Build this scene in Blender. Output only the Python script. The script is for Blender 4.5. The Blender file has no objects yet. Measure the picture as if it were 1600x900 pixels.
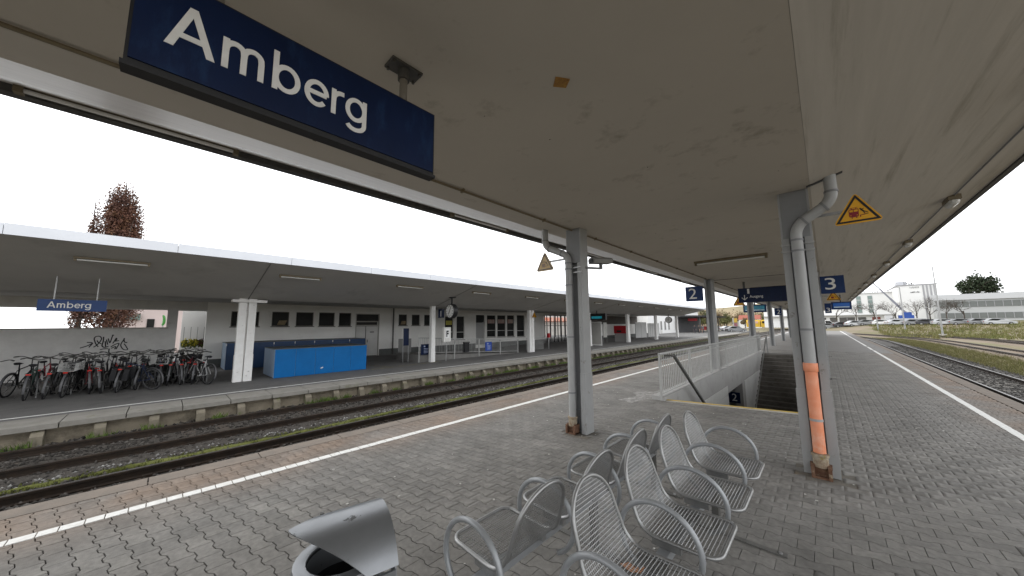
import bpy, bmesh, math, random
import numpy as np
from mathutils import Vector, Matrix
from math import sin, cos, pi, radians, sqrt, atan2
random.seed(7); rng = np.random.default_rng(7)
S = bpy.context.scene
C = S.collection
# ------------------------------------------------------------------ camera
PITCH, ROLL, YAW = radians(6.45), radians(-0.5), radians(43.5)
CAM = Vector((0, 0, 1.7))
fw = Vector((-sin(YAW)*cos(PITCH), cos(YAW)*cos(PITCH), sin(PITCH)))
r0 = Vector((cos(YAW), sin(YAW), 0)); u0 = r0.cross(fw)
rt = r0*cos(ROLL)+u0*sin(ROLL); up = -r0*sin(ROLL)+u0*cos(ROLL)
cd = bpy.data.cameras.new('camera'); cam = bpy.data.objects.new('camera', cd); C.objects.link(cam)
cam.matrix_world = Matrix(((rt.x, up.x, -fw.x, CAM.x), (rt.y, up.y, -fw.y, CAM.y), (rt.z, up.z, -fw.z, CAM.z), (0, 0, 0, 1)))
cd.sensor_width = 36; cd.lens = 512/1600*36; cd.clip_start = .05; cd.clip_end = 3000
S.camera = cam
# ------------------------------------------------------------------ sky, sun, exposure
SUN_EL, SUN_AZ = radians(42), radians(250)
W = bpy.data.worlds.new('World'); S.world = W; W.use_nodes = True
nt = W.node_tree; bg = nt.nodes['Background']
sky = nt.nodes.new('ShaderNodeTexSky'); sky.sky_type = 'NISHITA'; sky.sun_disc = False
sky.sun_elevation = SUN_EL; sky.sun_rotation = SUN_AZ; sky.dust_density = 1.5; sky.air_density = 1.0; sky.altitude = 380
hs = nt.nodes.new('ShaderNodeHueSaturation'); hs.inputs['Saturation'].default_value = .10   # overcast: grey-white
cloud = nt.nodes.new('ShaderNodeMix'); cloud.data_type = 'RGBA'; cloud.inputs[0].default_value = .72; cloud.inputs[7].default_value = (11.2, 11.4, 11.7, 1)   # even cloud layer
nt.links.new(sky.outputs[0], hs.inputs['Color']); nt.links.new(hs.outputs[0], cloud.inputs[6]); nt.links.new(cloud.outputs[2], bg.inputs['Color'])
bg.inputs['Strength'].default_value = .15
sl = bpy.data.lights.new('sun', 'SUN'); sl.energy = .6; sl.angle = radians(25); sl.color = (1, .96, .9)
so = bpy.data.objects.new('sun', sl); C.objects.link(so)
sd = Vector((sin(SUN_AZ)*cos(SUN_EL), cos(SUN_AZ)*cos(SUN_EL), sin(SUN_EL)))
so.rotation_euler = sd.to_track_quat('Z', 'Y').to_euler(); so.location = (-20, -8, 25)
V = S.view_settings; V.view_transform = 'Standard'; V.look = 'None'; V.exposure = 0.58; V.gamma = 1; V.use_curve_mapping = False
S.cycles.use_denoising = True; S.cycles.diffuse_bounces = 6; S.cycles.max_bounces = 10
try: S.cycles.denoiser = 'OPENIMAGEDENOISE'
except Exception: pass
# ------------------------------------------------------------------ helpers
ORG = {}
class MB:
    def __init__(s): s.v = []; s.f = []; s.m = []; s.cur = 0
    def add(s, vs, fs):
        b = len(s.v); s.v += [tuple(v) for v in vs]; s.f += [tuple(i+b for i in f) for f in fs]; s.m += [s.cur]*len(fs); return s
    def box(s, x0, x1, y0, y1, z0, z1):
        v = [(x, y, z) for z in (z0, z1) for y in (y0, y1) for x in (x0, x1)]
        return s.add(v, [(0,2,3,1),(4,5,7,6),(0,1,5,4),(2,6,7,3),(0,4,6,2),(1,3,7,5)])
    def obox(s, c, a, b, d):   # centre, three half-axis vectors
        c, a, b, d = map(Vector, (c, a, b, d))
        v = [c+a*i+b*j+d*k for k in (-1,1) for j in (-1,1) for i in (-1,1)]
        return s.add(v, [(0,2,3,1),(4,5,7,6),(0,1,5,4),(2,6,7,3),(0,4,6,2),(1,3,7,5)])
    def bar(s, p, q, w, h, upv=(0,0,1)):
        p, q = Vector(p), Vector(q); d = (q-p); L = d.length; d.normalize(); u = Vector(upv)
        sd_ = d.cross(u)
        if sd_.length < 1e-4: sd_ = d.cross(Vector((1,0,0)))
        sd_.normalize(); u = sd_.cross(d)
        return s.obox((p+q)/2, d*L/2, sd_*w/2, u*h/2)
    def tube(s, path, r, n=8, closed=False, cap=True, flat=1.0):
        P = [Vector(p) for p in path]; N = len(P); R = r if hasattr(r, '__len__') else [r]*N
        rings = []; prev = None
        for i in range(N):
            a = P[i-1] if (i or closed) else P[i]; b = P[(i+1) % N] if (i < N-1 or closed) else P[i]
            t = (b-a).normalized()
            if prev is None:
                x = t.orthogonal().normalized()
                if abs(t.z) < .99: x = t.cross(Vector((0,0,1))).normalized()
            else: x = (prev - t*prev.dot(t)).normalized()
            prev = x; y = t.cross(x)
            rings.append([P[i]+(x*cos(2*pi*k/n)+y*sin(2*pi*k/n)*flat)*R[i] for k in range(n)])
        b = len(s.v); s.v += [tuple(v) for rg in rings for v in rg]
        M = N if closed else N-1; k0 = len(s.f)
        for i in range(M):
            j = (i+1) % N
            for k in range(n): s.f.append((b+i*n+k, b+i*n+(k+1)%n, b+j*n+(k+1)%n, b+j*n+k))
        if cap and not closed:
            s.f.append(tuple(b+k for k in reversed(range(n)))); s.f.append(tuple(b+(N-1)*n+k for k in range(n)))
        s.m += [s.cur]*(len(s.f)-k0); return s
    def cyl(s, p, q, r, n=12, r2=None): return s.tube([p, q], [r, r if r2 is None else r2], n)
    def lathe(s, prof, c=(0,0,0), n=20, sx=1, sy=1):
        b = len(s.v); k0 = len(s.f)
        for (r, z) in prof:
            for k in range(n): s.v.append((c[0]+r*sx*cos(2*pi*k/n), c[1]+r*sy*sin(2*pi*k/n), c[2]+z))
        for i in range(len(prof)-1):
            for k in range(n): s.f.append((b+i*n+k, b+i*n+(k+1)%n, b+(i+1)*n+(k+1)%n, b+(i+1)*n+k))
        s.m += [s.cur]*(len(s.f)-k0); return s
    def prism(s, poly, o, ux, uy, uz):   # 2D poly in (ux,uy), from o to o+uz
        o, ux, uy, uz = map(Vector, (o, ux, uy, uz)); n = len(poly)
        a = [o+ux*p[0]+uy*p[1] for p in poly]; c = [p+uz for p in a]
        area = sum(poly[i][0]*poly[(i+1)%n][1]-poly[(i+1)%n][0]*poly[i][1] for i in range(n))
        flip = (area > 0) == (ux.cross(uy).dot(uz) > 0)
        f0 = tuple(range(n)); f1 = tuple(range(n, 2*n))
        fs = [tuple(reversed(f0)), f1] + [(i, (i+1)%n, n+(i+1)%n, n+i) for i in range(n)]
        if not flip: fs = [tuple(reversed(f)) for f in fs]
        return s.add(a+c, fs)
    def sweep(s, prof, y0, y1, ysegs=1, xoff=None):   # (x,z) closed profile along Y
        n = len(prof); ys = [y0+(y1-y0)*i/ysegs for i in range(ysegs+1)]; b = len(s.v); k0 = len(s.f)
        for y in ys:
            dx = xoff(y) if xoff else 0
            s.v += [(x+dx, y, z) for x, z in prof]
        area = sum(prof[i][0]*prof[(i+1)%n][1]-prof[(i+1)%n][0]*prof[i][1] for i in range(n))
        for i in range(ysegs):
            for k in range(n):
                f = (b+i*n+k, b+i*n+(k+1)%n, b+(i+1)*n+(k+1)%n, b+(i+1)*n+k)
                s.f.append(tuple(reversed(f)) if area > 0 else f)
        e0, e1 = tuple(b+k for k in range(n)), tuple(b+ysegs*n+k for k in range(n))
        s.f += [e0, tuple(reversed(e1))] if area > 0 else [tuple(reversed(e0)), e1]
        s.m += [s.cur]*(len(s.f)-k0); return s
    def build(s, name, mat, parent=None, smooth=False, world=True):
        me = bpy.data.meshes.new(name)
        o_ = ORG.get(parent.name, (0,0,0)) if (parent is not None and world) else (0,0,0)
        vs = s.v if o_ == (0,0,0) else [(v[0]-o_[0], v[1]-o_[1], v[2]-o_[2]) for v in s.v]
        me.from_pydata(vs, [], s.f)
        for mt in (mat if isinstance(mat, (list, tuple)) else [mat]): me.materials.append(mt)
        if any(s.m): me.polygons.foreach_set('material_index', s.m)
        if smooth:
            me.polygons.foreach_set('use_smooth', [True]*len(me.polygons))
            try: me.set_sharp_from_angle(angle=radians(40))
            except Exception: pass
        me.update()
        ob = bpy.data.objects.new(name, me); C.objects.link(ob)
        if parent is not None:
            ob.parent = parent; ORG[ob.name] = ORG.get(parent.name, (0,0,0)) if world else (0,0,0)
        return ob
def tag(o, label=None, cat=None, group=None, kind=None):
    if label: o['label'] = label
    if cat: o['category'] = cat
    if group: o['group'] = group
    if kind: o['kind'] = kind
    return o
def thing(name, label, cat, loc=(0,0,0), group=None, rz=0):
    e = bpy.data.objects.new(name, None); C.objects.link(e); e.location = loc; e.rotation_euler = (0,0,rz)
    e.empty_display_size = .2; ORG[e.name] = tuple(loc); return tag(e, label, cat, group)
def dup(root, loc, rz=0, label=None, group=None, scale=None):
    r = root.copy(); C.objects.link(r); r.location = loc; r.rotation_euler = (0,0,rz)
    if scale: r.scale = scale
    if label: r['label'] = label
    if group: r['group'] = group
    for ch in root.children:
        c = ch.copy(); C.objects.link(c); c.parent = r
        for g in ch.children:
            d = g.copy(); C.objects.link(d); d.parent = c
    return r
def np_obj(name, verts, faces, mat, parent=None, attr=None):
    me = bpy.data.meshes.new(name); nv, nf = len(verts), len(faces); k = faces.shape[1]
    me.vertices.add(nv); me.vertices.foreach_set('co', verts.astype(np.float32).ravel())
    me.loops.add(nf*k); me.loops.foreach_set('vertex_index', faces.astype(np.int32).ravel())
    me.polygons.add(nf); me.polygons.foreach_set('loop_start', np.arange(0, nf*k, k, dtype=np.int32))
    me.polygons.foreach_set('loop_total', np.full(nf, k, dtype=np.int32))
    if attr is not None:
        a = me.attributes.new('tint', 'FLOAT', 'FACE'); a.data.foreach_set('value', attr.astype(np.float32))
    me.materials.append(mat); me.update(calc_edges=True); me.validate()
    o = bpy.data.objects.new(name, me); C.objects.link(o)
    if parent is not None: o.parent = parent; ORG[o.name] = ORG.get(parent.name, (0,0,0))
    return o
def fillet(pts, r, n=5):
    P = [Vector(p) for p in pts]; out = [P[0]]
    for i in range(1, len(P)-1):
        a, b, c = P[i-1], P[i], P[i+1]; d1 = (a-b); d2 = (c-b); rr = min(r, d1.length*.49, d2.length*.49)
        s_, e_ = b+d1.normalized()*rr, b+d2.normalized()*rr
        for k in range(n+1):
            t = k/n; out.append(s_*(1-t)**2+b*2*t*(1-t)+e_*t*t)
    out.append(P[-1]); return out
# ------------------------------------------------------------------ materials
MATS = {}
def mat(name, c1, c2=None, scale=3, rough=.7, metal=0, bump=0, bscale=60, stretch=None, c3=None, c3scale=1.2, c3lo=.55, c3hi=.7, emit=0, spec=.4, rvar=0, trans=0, detail=5):
    if name in MATS: return MATS[name]
    m = bpy.data.materials.new(name); m.use_nodes = True; N = m.node_tree.nodes; L = m.node_tree.links
    b = N['Principled BSDF']; b.inputs['Roughness'].default_value = rough; b.inputs['Metallic'].default_value = metal
    b.inputs['Specular IOR Level'].default_value = spec
    b.inputs['Base Color'].default_value = (*c1, 1)
    geo = N.new('ShaderNodeNewGeometry'); co = geo.outputs['Position']
    if stretch:
        mp = N.new('ShaderNodeMapping'); mp.inputs['Scale'].default_value = stretch; L.new(co, mp.inputs[0]); co = mp.outputs[0]
    col = None
    if c2:
        n = N.new('ShaderNodeTexNoise'); n.inputs['Scale'].default_value = scale; n.inputs['Detail'].default_value = detail; n.inputs['Roughness'].default_value = .65
        L.new(co, n.inputs['Vector']); rp = N.new('ShaderNodeValToRGB')
        rp.color_ramp.elements[0].position = .32; rp.color_ramp.elements[1].position = .68
        rp.color_ramp.elements[0].color = (*c1, 1); rp.color_ramp.elements[1].color = (*c2, 1)
        L.new(n.outputs['Fac'], rp.inputs[0]); col = rp.outputs[0]
        if rvar:
            mr = N.new('ShaderNodeMapRange'); mr.inputs[3].default_value = rough-rvar; mr.inputs[4].default_value = rough+rvar
            L.new(n.outputs['Fac'], mr.inputs[0]); L.new(mr.outputs[0], b.inputs['Roughness'])
    if c3:
        n3 = N.new('ShaderNodeTexNoise'); n3.inputs['Scale'].default_value = c3scale; n3.inputs['Detail'].default_value = 8; n3.inputs['Roughness'].default_value = .7
        L.new(co, n3.inputs['Vector']); r3 = N.new('ShaderNodeValToRGB'); r3.color_ramp.elements[0].position = c3lo; r3.color_ramp.elements[1].position = c3hi
        L.new(n3.outputs['Fac'], r3.inputs[0]); mx = N.new('ShaderNodeMix'); mx.data_type = 'RGBA'
        L.new(r3.outputs[0], mx.inputs[0]); mx.inputs[6].default_value = (*c1, 1); mx.inputs[7].default_value = (*c3, 1)
        if col: L.new(col, mx.inputs[6])
        col = mx.outputs[2]
    if col: L.new(col, b.inputs['Base Color'])
    if bump:
        nb = N.new('ShaderNodeTexNoise'); nb.inputs['Scale'].default_value = bscale; nb.inputs['Detail'].default_value = 4
        L.new(geo.outputs['Position'], nb.inputs['Vector']); bp = N.new('ShaderNodeBump'); bp.inputs['Strength'].default_value = bump; bp.inputs['Distance'].default_value = .01
        L.new(nb.outputs['Fac'], bp.inputs['Height']); L.new(bp.outputs[0], b.inputs['Normal'])
    if emit:
        b.inputs['Emission Color'].default_value = (*c1, 1); b.inputs['Emission Strength'].default_value = emit
    if trans: b.inputs['Transmission Weight'].default_value = trans
    MATS[name] = m; return m
M = mat
concrete = M('concrete', (.25,.235,.21), (.33,.31,.28), 4, .9, bump=.3, bscale=90, c3=(.12,.11,.09), c3lo=.56, c3hi=.75)
conc_light = M('conc_light', (.46,.44,.41), (.38,.36,.33), 5, .88, bump=.2, c3=(.22,.19,.16), c3scale=2.5, c3lo=.55, c3hi=.72)
ceilm = M('ceiling_paint', (.545,.50,.43), (.505,.465,.40), .7, .85, bump=.12, bscale=25, c3=(.30,.265,.21), c3scale=2.3, c3lo=.58, c3hi=.76)
wingm = M('wing_paint', (.52,.485,.43), (.46,.43,.38), 1.2, .85, stretch=(9,.5,9), bump=.15, bscale=18, c3=(.33,.30,.25), c3scale=.8, c3lo=.54, c3hi=.72)
colm = M('column_paint', (.33,.335,.335), (.285,.29,.29), 2, .5, bump=.05, bscale=30, c3=(.17,.155,.135), c3scale=7, c3lo=.62, c3hi=.70)
webm = M('web_paint', (.22,.225,.235), (.19,.195,.20), 3, .55)
pipem = M('pipe_grey', (.36,.365,.365), (.32,.325,.325), 4, .45, c3=(.32,.32,.31), c3lo=.6, c3hi=.8)
orangem = M('pipe_orange', (.74,.25,.12), (.78,.34,.21), 6, .5, c3=(.74,.46,.35), c3scale=4, c3lo=.55, c3hi=.75)
rustm = M('rust', (.10,.045,.025), (.19,.11,.07), 25, .9, bump=.5, bscale=120, c3=(.33,.29,.21), c3scale=14, c3lo=.58, c3hi=.66)
peelm = M('peeling_iron', (.40,.36,.28), (.20,.13,.08), 22, .85, bump=.4, c3=(.28,.22,.06), c3scale=12, c3lo=.55, c3hi=.62)
bluem = M('sign_blue', (.0035,.013,.052), (.0025,.009,.036), 2.5, .35, c3=(.012,.036,.095), c3scale=9, c3lo=.55, c3hi=.8, stretch=(1,1,.35), spec=.22)
whitem = M('sign_white', (.72,.71,.68), (.62,.61,.58), 12, .5)
bluen = M('sign_blue_number', (.007,.028,.105), (.006,.024,.09), 3, .4, spec=.25)
blackm = M('black', (.012,.012,.013), None, rough=.5)
blackrub = M('rubber', (.018,.018,.02), None, rough=.8)
yellowm = M('sign_yellow', (.78,.40,.018), (.70,.34,.012), 8, .4)
fadedm = M('sign_faded', (.62,.48,.28), (.55,.38,.16), 10, .5)
redm = M('sign_red', (.22,.012,.018), None, rough=.5)
orangesg = M('sign_orange', (.75,.19,.02), None, rough=.5)
galv = M('galvanised', (.36,.362,.36), (.29,.292,.29), 14, .42, metal=.75, c3=(.30,.28,.25), c3scale=20, c3lo=.6, c3hi=.75, rvar=.1)
armm = M('arm_steel', (.33,.345,.36), (.29,.30,.31), 10, .42, metal=.35)
binm = M('bin_steel', (.27,.28,.295), (.235,.245,.255), 6, .36, metal=.65, rvar=.06, c3=(.07,.07,.07), c3scale=11, c3lo=.63, c3hi=.66, bump=.05, bscale=25)
dkmetal = M('dark_metal', (.07,.07,.068), (.11,.105,.095), 10, .5, metal=.3)
brownm = M('brown_lamp', (.20,.165,.105), (.15,.12,.075), 8, .55)
whiteline = M('line_white', (.74,.74,.72), (.62,.61,.58), 14, .7, c3=(.36,.34,.31), c3scale=22, c3lo=.6, c3hi=.74)
yelline = M('line_yellow', (.62,.44,.08), (.50,.36,.09), 10, .7, c3=(.3,.27,.2), c3scale=12)
fencem = M('fence_paint', (.42,.42,.41), (.35,.35,.34), 5, .5, c3=(.33,.32,.30), c3scale=9, c3lo=.6, c3hi=.75)
stwall = M('station_wall', (.84,.83,.80), (.78,.77,.74), .9, .9, bump=.15, bscale=70, c3=(.62,.61,.58), c3scale=.8, c3lo=.6, c3hi=.8)
brickw = M('white_brick', (.66,.65,.63), (.58,.57,.555), 3, .85, bump=.2, c3=(.34,.33,.32), c3lo=.58, c3hi=.75)
plinthm = M('plinth', (.13,.135,.13), (.10,.105,.10), 4, .85)
fasciam = M('fascia', (.72,.74,.78), (.66,.68,.72), .8, .4)
stceil = M('station_soffit', (.52,.505,.48), (.47,.455,.435), .8, .9, c3=(.40,.385,.365), c3scale=.6)
stcolm = M('station_column', (.82,.815,.80), (.74,.73,.71), 4, .55, c3=(.34,.33,.31), c3scale=6, c3lo=.62, c3hi=.72)
glassm = M('dark_glass', (.014,.015,.016), (.03,.03,.028), 1.5, .2, spec=.06)
framem = M('window_frame', (.55,.54,.52), None, rough=.5)
lockm = M('locker_blue', (.003,.135,.40), (.003,.115,.34), 2, .45, c3=(.008,.17,.45), c3scale=3, c3lo=.62, c3hi=.8, spec=.2)
lockl = M('locker_pale', (.27,.36,.48), (.23,.31,.42), 3, .5)
lockd = M('locker_dark', (.010,.045,.13), (.008,.035,.10), 3, .4)
lockt = M('locker_top', (.10,.115,.12), (.075,.085,.09), 3, .6)
asph = M('asphalt', (.12,.117,.113), (.15,.146,.14), 2, .92, bump=.4, bscale=150, c3=(.09,.087,.083), c3scale=.7)
asphf = M('asphalt_far', (.165,.158,.15), (.19,.182,.172), .8, .9, bump=.2, bscale=90, c3=(.15,.14,.13), c3scale=.6, c3lo=.55, c3hi=.75)
mosscon = M('mossy_concrete', (.27,.255,.23), (.21,.20,.175), 3, .95, bump=.5, bscale=60, c3=(.14,.14,.06), c3scale=1.6, c3lo=.6, c3hi=.75)
postm = M('post_concrete', (.19,.165,.125), (.13,.115,.085), 5, .95, bump=.5, c3=(.09,.10,.03), c3scale=4, c3lo=.55, c3hi=.68)
wallpan = M('retaining_concrete', (.30,.26,.195), (.21,.18,.135), 2.2, .95, bump=.5, bscale=50, c3=(.10,.085,.065), c3scale=2, c3lo=.52, c3hi=.7)
railm = M('rail_steel', (.030,.024,.020), (.055,.038,.027), 6, .5, metal=.5, spec=.5)
railtop = M('rail_head', (.16,.155,.15), (.11,.10,.095), 8, .4, metal=.8)
sleepm = M('sleeper', (.045,.036,.028), (.075,.06,.048), 6, .95, bump=.6, bscale=40)
ballm = M('ballast_bed', (.030,.026,.022), (.050,.043,.036), 18, .95, bump=1, bscale=45, c3=(.075,.066,.056), c3scale=35, c3lo=.5, c3hi=.6)
ballr = M('ballast_right', (.05,.046,.042), (.08,.075,.068), 14, .95, bump=1, bscale=45)
mossm = M('moss', (.075,.085,.018), (.125,.13,.035), 8, 1, bump=.8, bscale=60)
grassm = M('grass', (.06,.095,.018), (.13,.14,.035), 3, .9)
weedm = M('weeds', (.055,.10,.015), (.11,.15,.03), 4, .85)
earthm = M('terrain', (.17,.13,.085), (.11,.12,.04), .25, 1, bump=.6, bscale=6, c3=(.21,.17,.125), c3scale=.12, c3lo=.45, c3hi=.6)
whiteb = M('white_facade', (.74,.74,.73), (.70,.70,.69), .1, .8)
greyb = M('grey_facade', (.34,.34,.35), (.28,.28,.29), .3, .7)
# ------------------------------------------------------------------ ground, platform
def paver_mat():
    m = bpy.data.materials.new('paver'); m.use_nodes = True; N = m.node_tree.nodes; L = m.node_tree.links; b = N['Principled BSDF']
    b.inputs['Roughness'].default_value = .82; b.inputs['Specular IOR Level'].default_value = .35
    at = N.new('ShaderNodeAttribute'); at.attribute_name = 'tint'; oi = N.new('ShaderNodeObjectInfo')
    ad = N.new('ShaderNodeMath'); ad.operation = 'ADD'; L.new(at.outputs['Fac'], ad.inputs[0]); L.new(oi.outputs['Random'], ad.inputs[1])
    fr = N.new('ShaderNodeMath'); fr.operation = 'FRACT'; L.new(ad.outputs[0], fr.inputs[0])
    rp = N.new('ShaderNodeValToRGB'); e = rp.color_ramp.elements; e[0].color = (.178,.173,.162,1); e[1].color = (.232,.225,.21,1)
    e.new(.25).color = (.197,.191,.18,1); e.new(.8).color = (.214,.207,.194,1)
    L.new(fr.outputs[0], rp.inputs[0])
    g = N.new('ShaderNodeNewGeometry'); sx = N.new('ShaderNodeSeparateXYZ'); L.new(g.outputs['Position'], sx.inputs[0])
    n1 = N.new('ShaderNodeTexNoise'); n1.inputs['Scale'].default_value = .9; n1.inputs['Detail'].default_value = 6; L.new(g.outputs['Position'], n1.inputs['Vector'])
    # rust-brown brake dust worn into the stones next to both platform edges
    def band(edge, inner):
        mr = N.new('ShaderNodeMapRange'); mr.inputs[1].default_value = inner; mr.inputs[2].default_value = edge; mr.interpolation_type = 'SMOOTHSTEP'
        L.new(sx.outputs['X'], mr.inputs[0]); return mr.outputs[0]
    mx = N.new('ShaderNodeMath'); mx.operation = 'MAXIMUM'; L.new(band(-5.3, -4.1), mx.inputs[0]); L.new(band(2.6, 1.3), mx.inputs[1])
    mu = N.new('ShaderNodeMath'); mu.operation = 'MULTIPLY'; L.new(mx.outputs[0], mu.inputs[0])
    mr2 = N.new('ShaderNodeMapRange'); mr2.inputs[1].default_value = .3; mr2.inputs[2].default_value = .6; L.new(n1.outputs['Fac'], mr2.inputs[0]); L.new(mr2.outputs[0], mu.inputs[1])
    m1 = N.new('ShaderNodeMix'); m1.data_type = 'RGBA'; L.new(mu.outputs[0], m1.inputs[0]); L.new(rp.outputs[0], m1.inputs[6]); m1.inputs[7].default_value = (.215,.165,.128,1)
    n2 = N.new('ShaderNodeTexNoise'); n2.inputs['Scale'].default_value = 1.7; n2.inputs['Detail'].default_value = 9; n2.inputs['Roughness'].default_value = .7; L.new(g.outputs['Position'], n2.inputs['Vector'])
    r2 = N.new('ShaderNodeValToRGB'); r2.color_ramp.elements[0].position = .35; r2.color_ramp.elements[0].color = (.74,.73,.72,1); r2.color_ramp.elements[1].position = .66; r2.color_ramp.elements[1].color = (1.12,1.11,1.10,1)
    L.new(n2.outputs['Fac'], r2.inputs[0]); m2 = N.new('ShaderNodeMix'); m2.data_type = 'RGBA'; m2.blend_type = 'MULTIPLY'; m2.inputs[0].default_value = 1
    L.new(m1.outputs[2], m2.inputs[6]); L.new(r2.outputs[0], m2.inputs[7])
    n3 = N.new('ShaderNodeTexNoise'); n3.inputs['Scale'].default_value = 26; n3.inputs['Detail'].default_value = 3; L.new(g.outputs['Position'], n3.inputs['Vector'])
    r3 = N.new('ShaderNodeValToRGB'); r3.color_ramp.elements[0].position = .3; r3.color_ramp.elements[0].color = (.8,.8,.8,1); r3.color_ramp.elements[1].position = .7; r3.color_ramp.elements[1].color = (1.1,1.1,1.1,1)
    L.new(n3.outputs['Fac'], r3.inputs[0]); m3 = N.new('ShaderNodeMix'); m3.data_type = 'RGBA'; m3.blend_type = 'MULTIPLY'; m3.inputs[0].default_value = 1
    L.new(m2.outputs[2], m3.inputs[6]); L.new(r3.outputs[0], m3.inputs[7]); L.new(m3.outputs[2], b.inputs['Base Color'])
    nb = N.new('ShaderNodeTexNoise'); nb.inputs['Scale'].default_value = 220; nb.inputs['Detail'].default_value = 3; L.new(g.outputs['Position'], nb.inputs['Vector'])
    bp = N.new('ShaderNodeBump'); bp.inputs['Strength'].default_value = .35; bp.inputs['Distance'].default_value = .004; L.new(nb.outputs['Fac'], bp.inputs['Height']); L.new(bp.outputs[0], b.inputs['Normal'])
    return m
paverm = paver_mat()
jointm = M('joint_sand', (.022,.02,.018), (.036,.033,.028), 9, 1, c3=(.05,.06,.02), c3scale=2, c3lo=.62, c3hi=.7)
# terrain: one sheet to the horizon
def terr(x, y):
    z = -.98
    if -8 < x < 3 and 4 < y < 27: return -5.0
    if y > 95:
        t = min(1, (y-95)/45.0); t = t*t*(3-2*t)
        k = min(1, max(0, (x+8+ (y-95)*.02)/16.0)); z += 2.75*t*k
    if y > 330: z += (y-330)*.02
    return z
xs = sorted(set(list(np.linspace(-900, -60, 12))+list(np.linspace(-60, 90, 76))+list(np.linspace(90, 900, 14))))
ys = sorted(set(list(np.linspace(-300, -20, 6))+list(np.linspace(-20, 200, 90))+list(np.linspace(200, 1500, 24))))
vt = np.array([(x, y, terr(x, y)+(0 if -30 < x < 14 or y < 20 else .12*sin(x*.7)*sin(y*.31))) for y in ys for x in xs]); nx_ = len(xs)
ft = np.array([(j*nx_+i, j*nx_+i+1, (j+1)*nx_+i+1, (j+1)*nx_+i) for j in range(len(ys)-1) for i in range(nx_-1)])
tag(np_obj('ground', vt, ft, earthm), kind='structure')
PY0, PY1, PAVE1 = -9.0, 92.0, 27.0
XL, XR = -5.75, 2.78
SX0, SX1, SY1 = -2.72, -.42, 23.45      # stair opening
def sy0(x): return 7.86+(x+2.74)*.222    # its skewed near edge
platform = MB()
platform.box(XL+.1, SX0-.2, PY0, PAVE1, -1.0, -.028).box(SX1+.08, XR-.1, PY0, PAVE1, -1.0, -.028)
platform.prism([(SX0-.2, PY0), (SX1+.08, PY0), (SX1+.08, sy0(SX1)-.05), (SX0-.2, sy0(SX0)-.09)], (0,0,-1.0), (1,0,0), (0,1,0), (0,0,.972))
platform.box(SX0-.2, SX1+.08, SY1+.05, PAVE1, -1.0, -.028)
plat = tag(platform.build('platform', jointm), kind='structure')
far = MB(); far.box(XL+.1, XR-.1, PAVE1, PY1, -1.0, .0); far.build('far_paving', asphf, plat)
cop = MB().box(XL, XL+.255, -.494, .494, -.16, .0045).build('coping_stone', M('coping', (.20,.165,.135), (.15,.13,.11), 5, .9, bump=.3), plat); cop.location.y = PY0+.5
for k in range(1, 101):
    c = cop.copy(); C.objects.link(c); c.parent = plat; c.location.y = PY0+.5+k
for k in range(101):
    c = cop.copy(); C.objects.link(c); c.parent = plat; c.location = (XR-.255-XL, PY0+.5+k, 0)
LP, PP, AA = .2, .125, .011
px = [-.1,-.068,-.032,.032,.068,.1]; wv = [-AA,-AA,AA,AA,-AA,-AA]
gp = .0026
def ring(ins, z):
    lo = [(x*(1-1.1*ins/LP), -PP/2+w+ins*1.15, z) for x, w in zip(px, wv)]; hi = [(x*(1-1.1*ins/LP), PP/2-w-ins*1.15, z) for x, w in zip(px, wv)]
    return lo+hi[::-1]
pv = np.array(ring(gp, -.03)+ring(gp, -.003)+ring(gp+.0022, 0.0))
SK = .20      # courses are laid slightly skew to the edges
pv[:, 1] += SK*pv[:, 0]
pf = []
for i in range(12):
    j = (i+1) % 12; pf += [(i, j, 12+j, 12+i), (12+i, 12+j, 24+j, 24+i)]
for i in range(5): pf.append((24+i, 24+i+1, 24+10-i, 24+11-i))
pf = np.array(pf)
def proj(P):
    d = Vector(P)-CAM; z = d.dot(fw); 
    return (800+512*d.dot(rt)/z, 450-512*d.dot(up)/z, z) if z > .05 else None
cells = []
colboxes = []
for k in range(8):
    colboxes.append((-3.13, -2.78, 4.42+8.85*k, 4.86+8.85*k)); colboxes.append((-.34, .01, 4.98+8.85*k, 5.44+8.85*k))
nrow = int((PAVE1-PY0)/PP)
for r in range(-8, nrow+10):
    for c in range(-30, 16):
        x = c*LP+(r % 2)*LP/2; y = PY0+PP/2+r*PP+SK*x
        if y < PY0+.05 or y > PAVE1-.05: continue
        if x < XL+.18 or x > XR-.18: continue
        if SX0-.36 < x < SX1+.25 and sy0(max(min(x, SX1), SX0))-.10 < y < SY1+.1: continue
        if any(a-.05 < x < b+.05 and e < y < f for a, b, e, f in colboxes): continue
        p = proj((x, y, 0)); d = 1e9
        if p and -20 < p[0] < 1620 and p[1] < 905: d = p[2]**2
        cells.append((d, x, y))
cells.sort()
pme = bpy.data.meshes.new('paver'); pme.from_pydata([tuple(v) for v in pv], [], [tuple(f) for f in pf]); pme.materials.append(paverm); pme.update()
for d, x, y in cells[:300]:
    o = bpy.data.objects.new('paver', pme); C.objects.link(o); o.parent = plat
    o.location = (x, y, random.uniform(-.001, .0008)); o.rotation_euler = (random.gauss(0, .0022), random.gauss(0, .0022), random.gauss(0, .003))
rest = cells[300:]; n = len(rest); ctr = np.array([(x, y, 0) for _, x, y in rest])
zz = rng.uniform(-.001, .0008, n); tx = rng.normal(0, .0022, n); ty = rng.normal(0, .0022, n)
vv = pv[None]+ctr[:, None]; vv[:, :, 2] += zz[:, None]+tx[:, None]*pv[None, :, 0]+ty[:, None]*pv[None, :, 1]
ff = pf[None]+(np.arange(n)*len(pv))[:, None, None]
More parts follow.
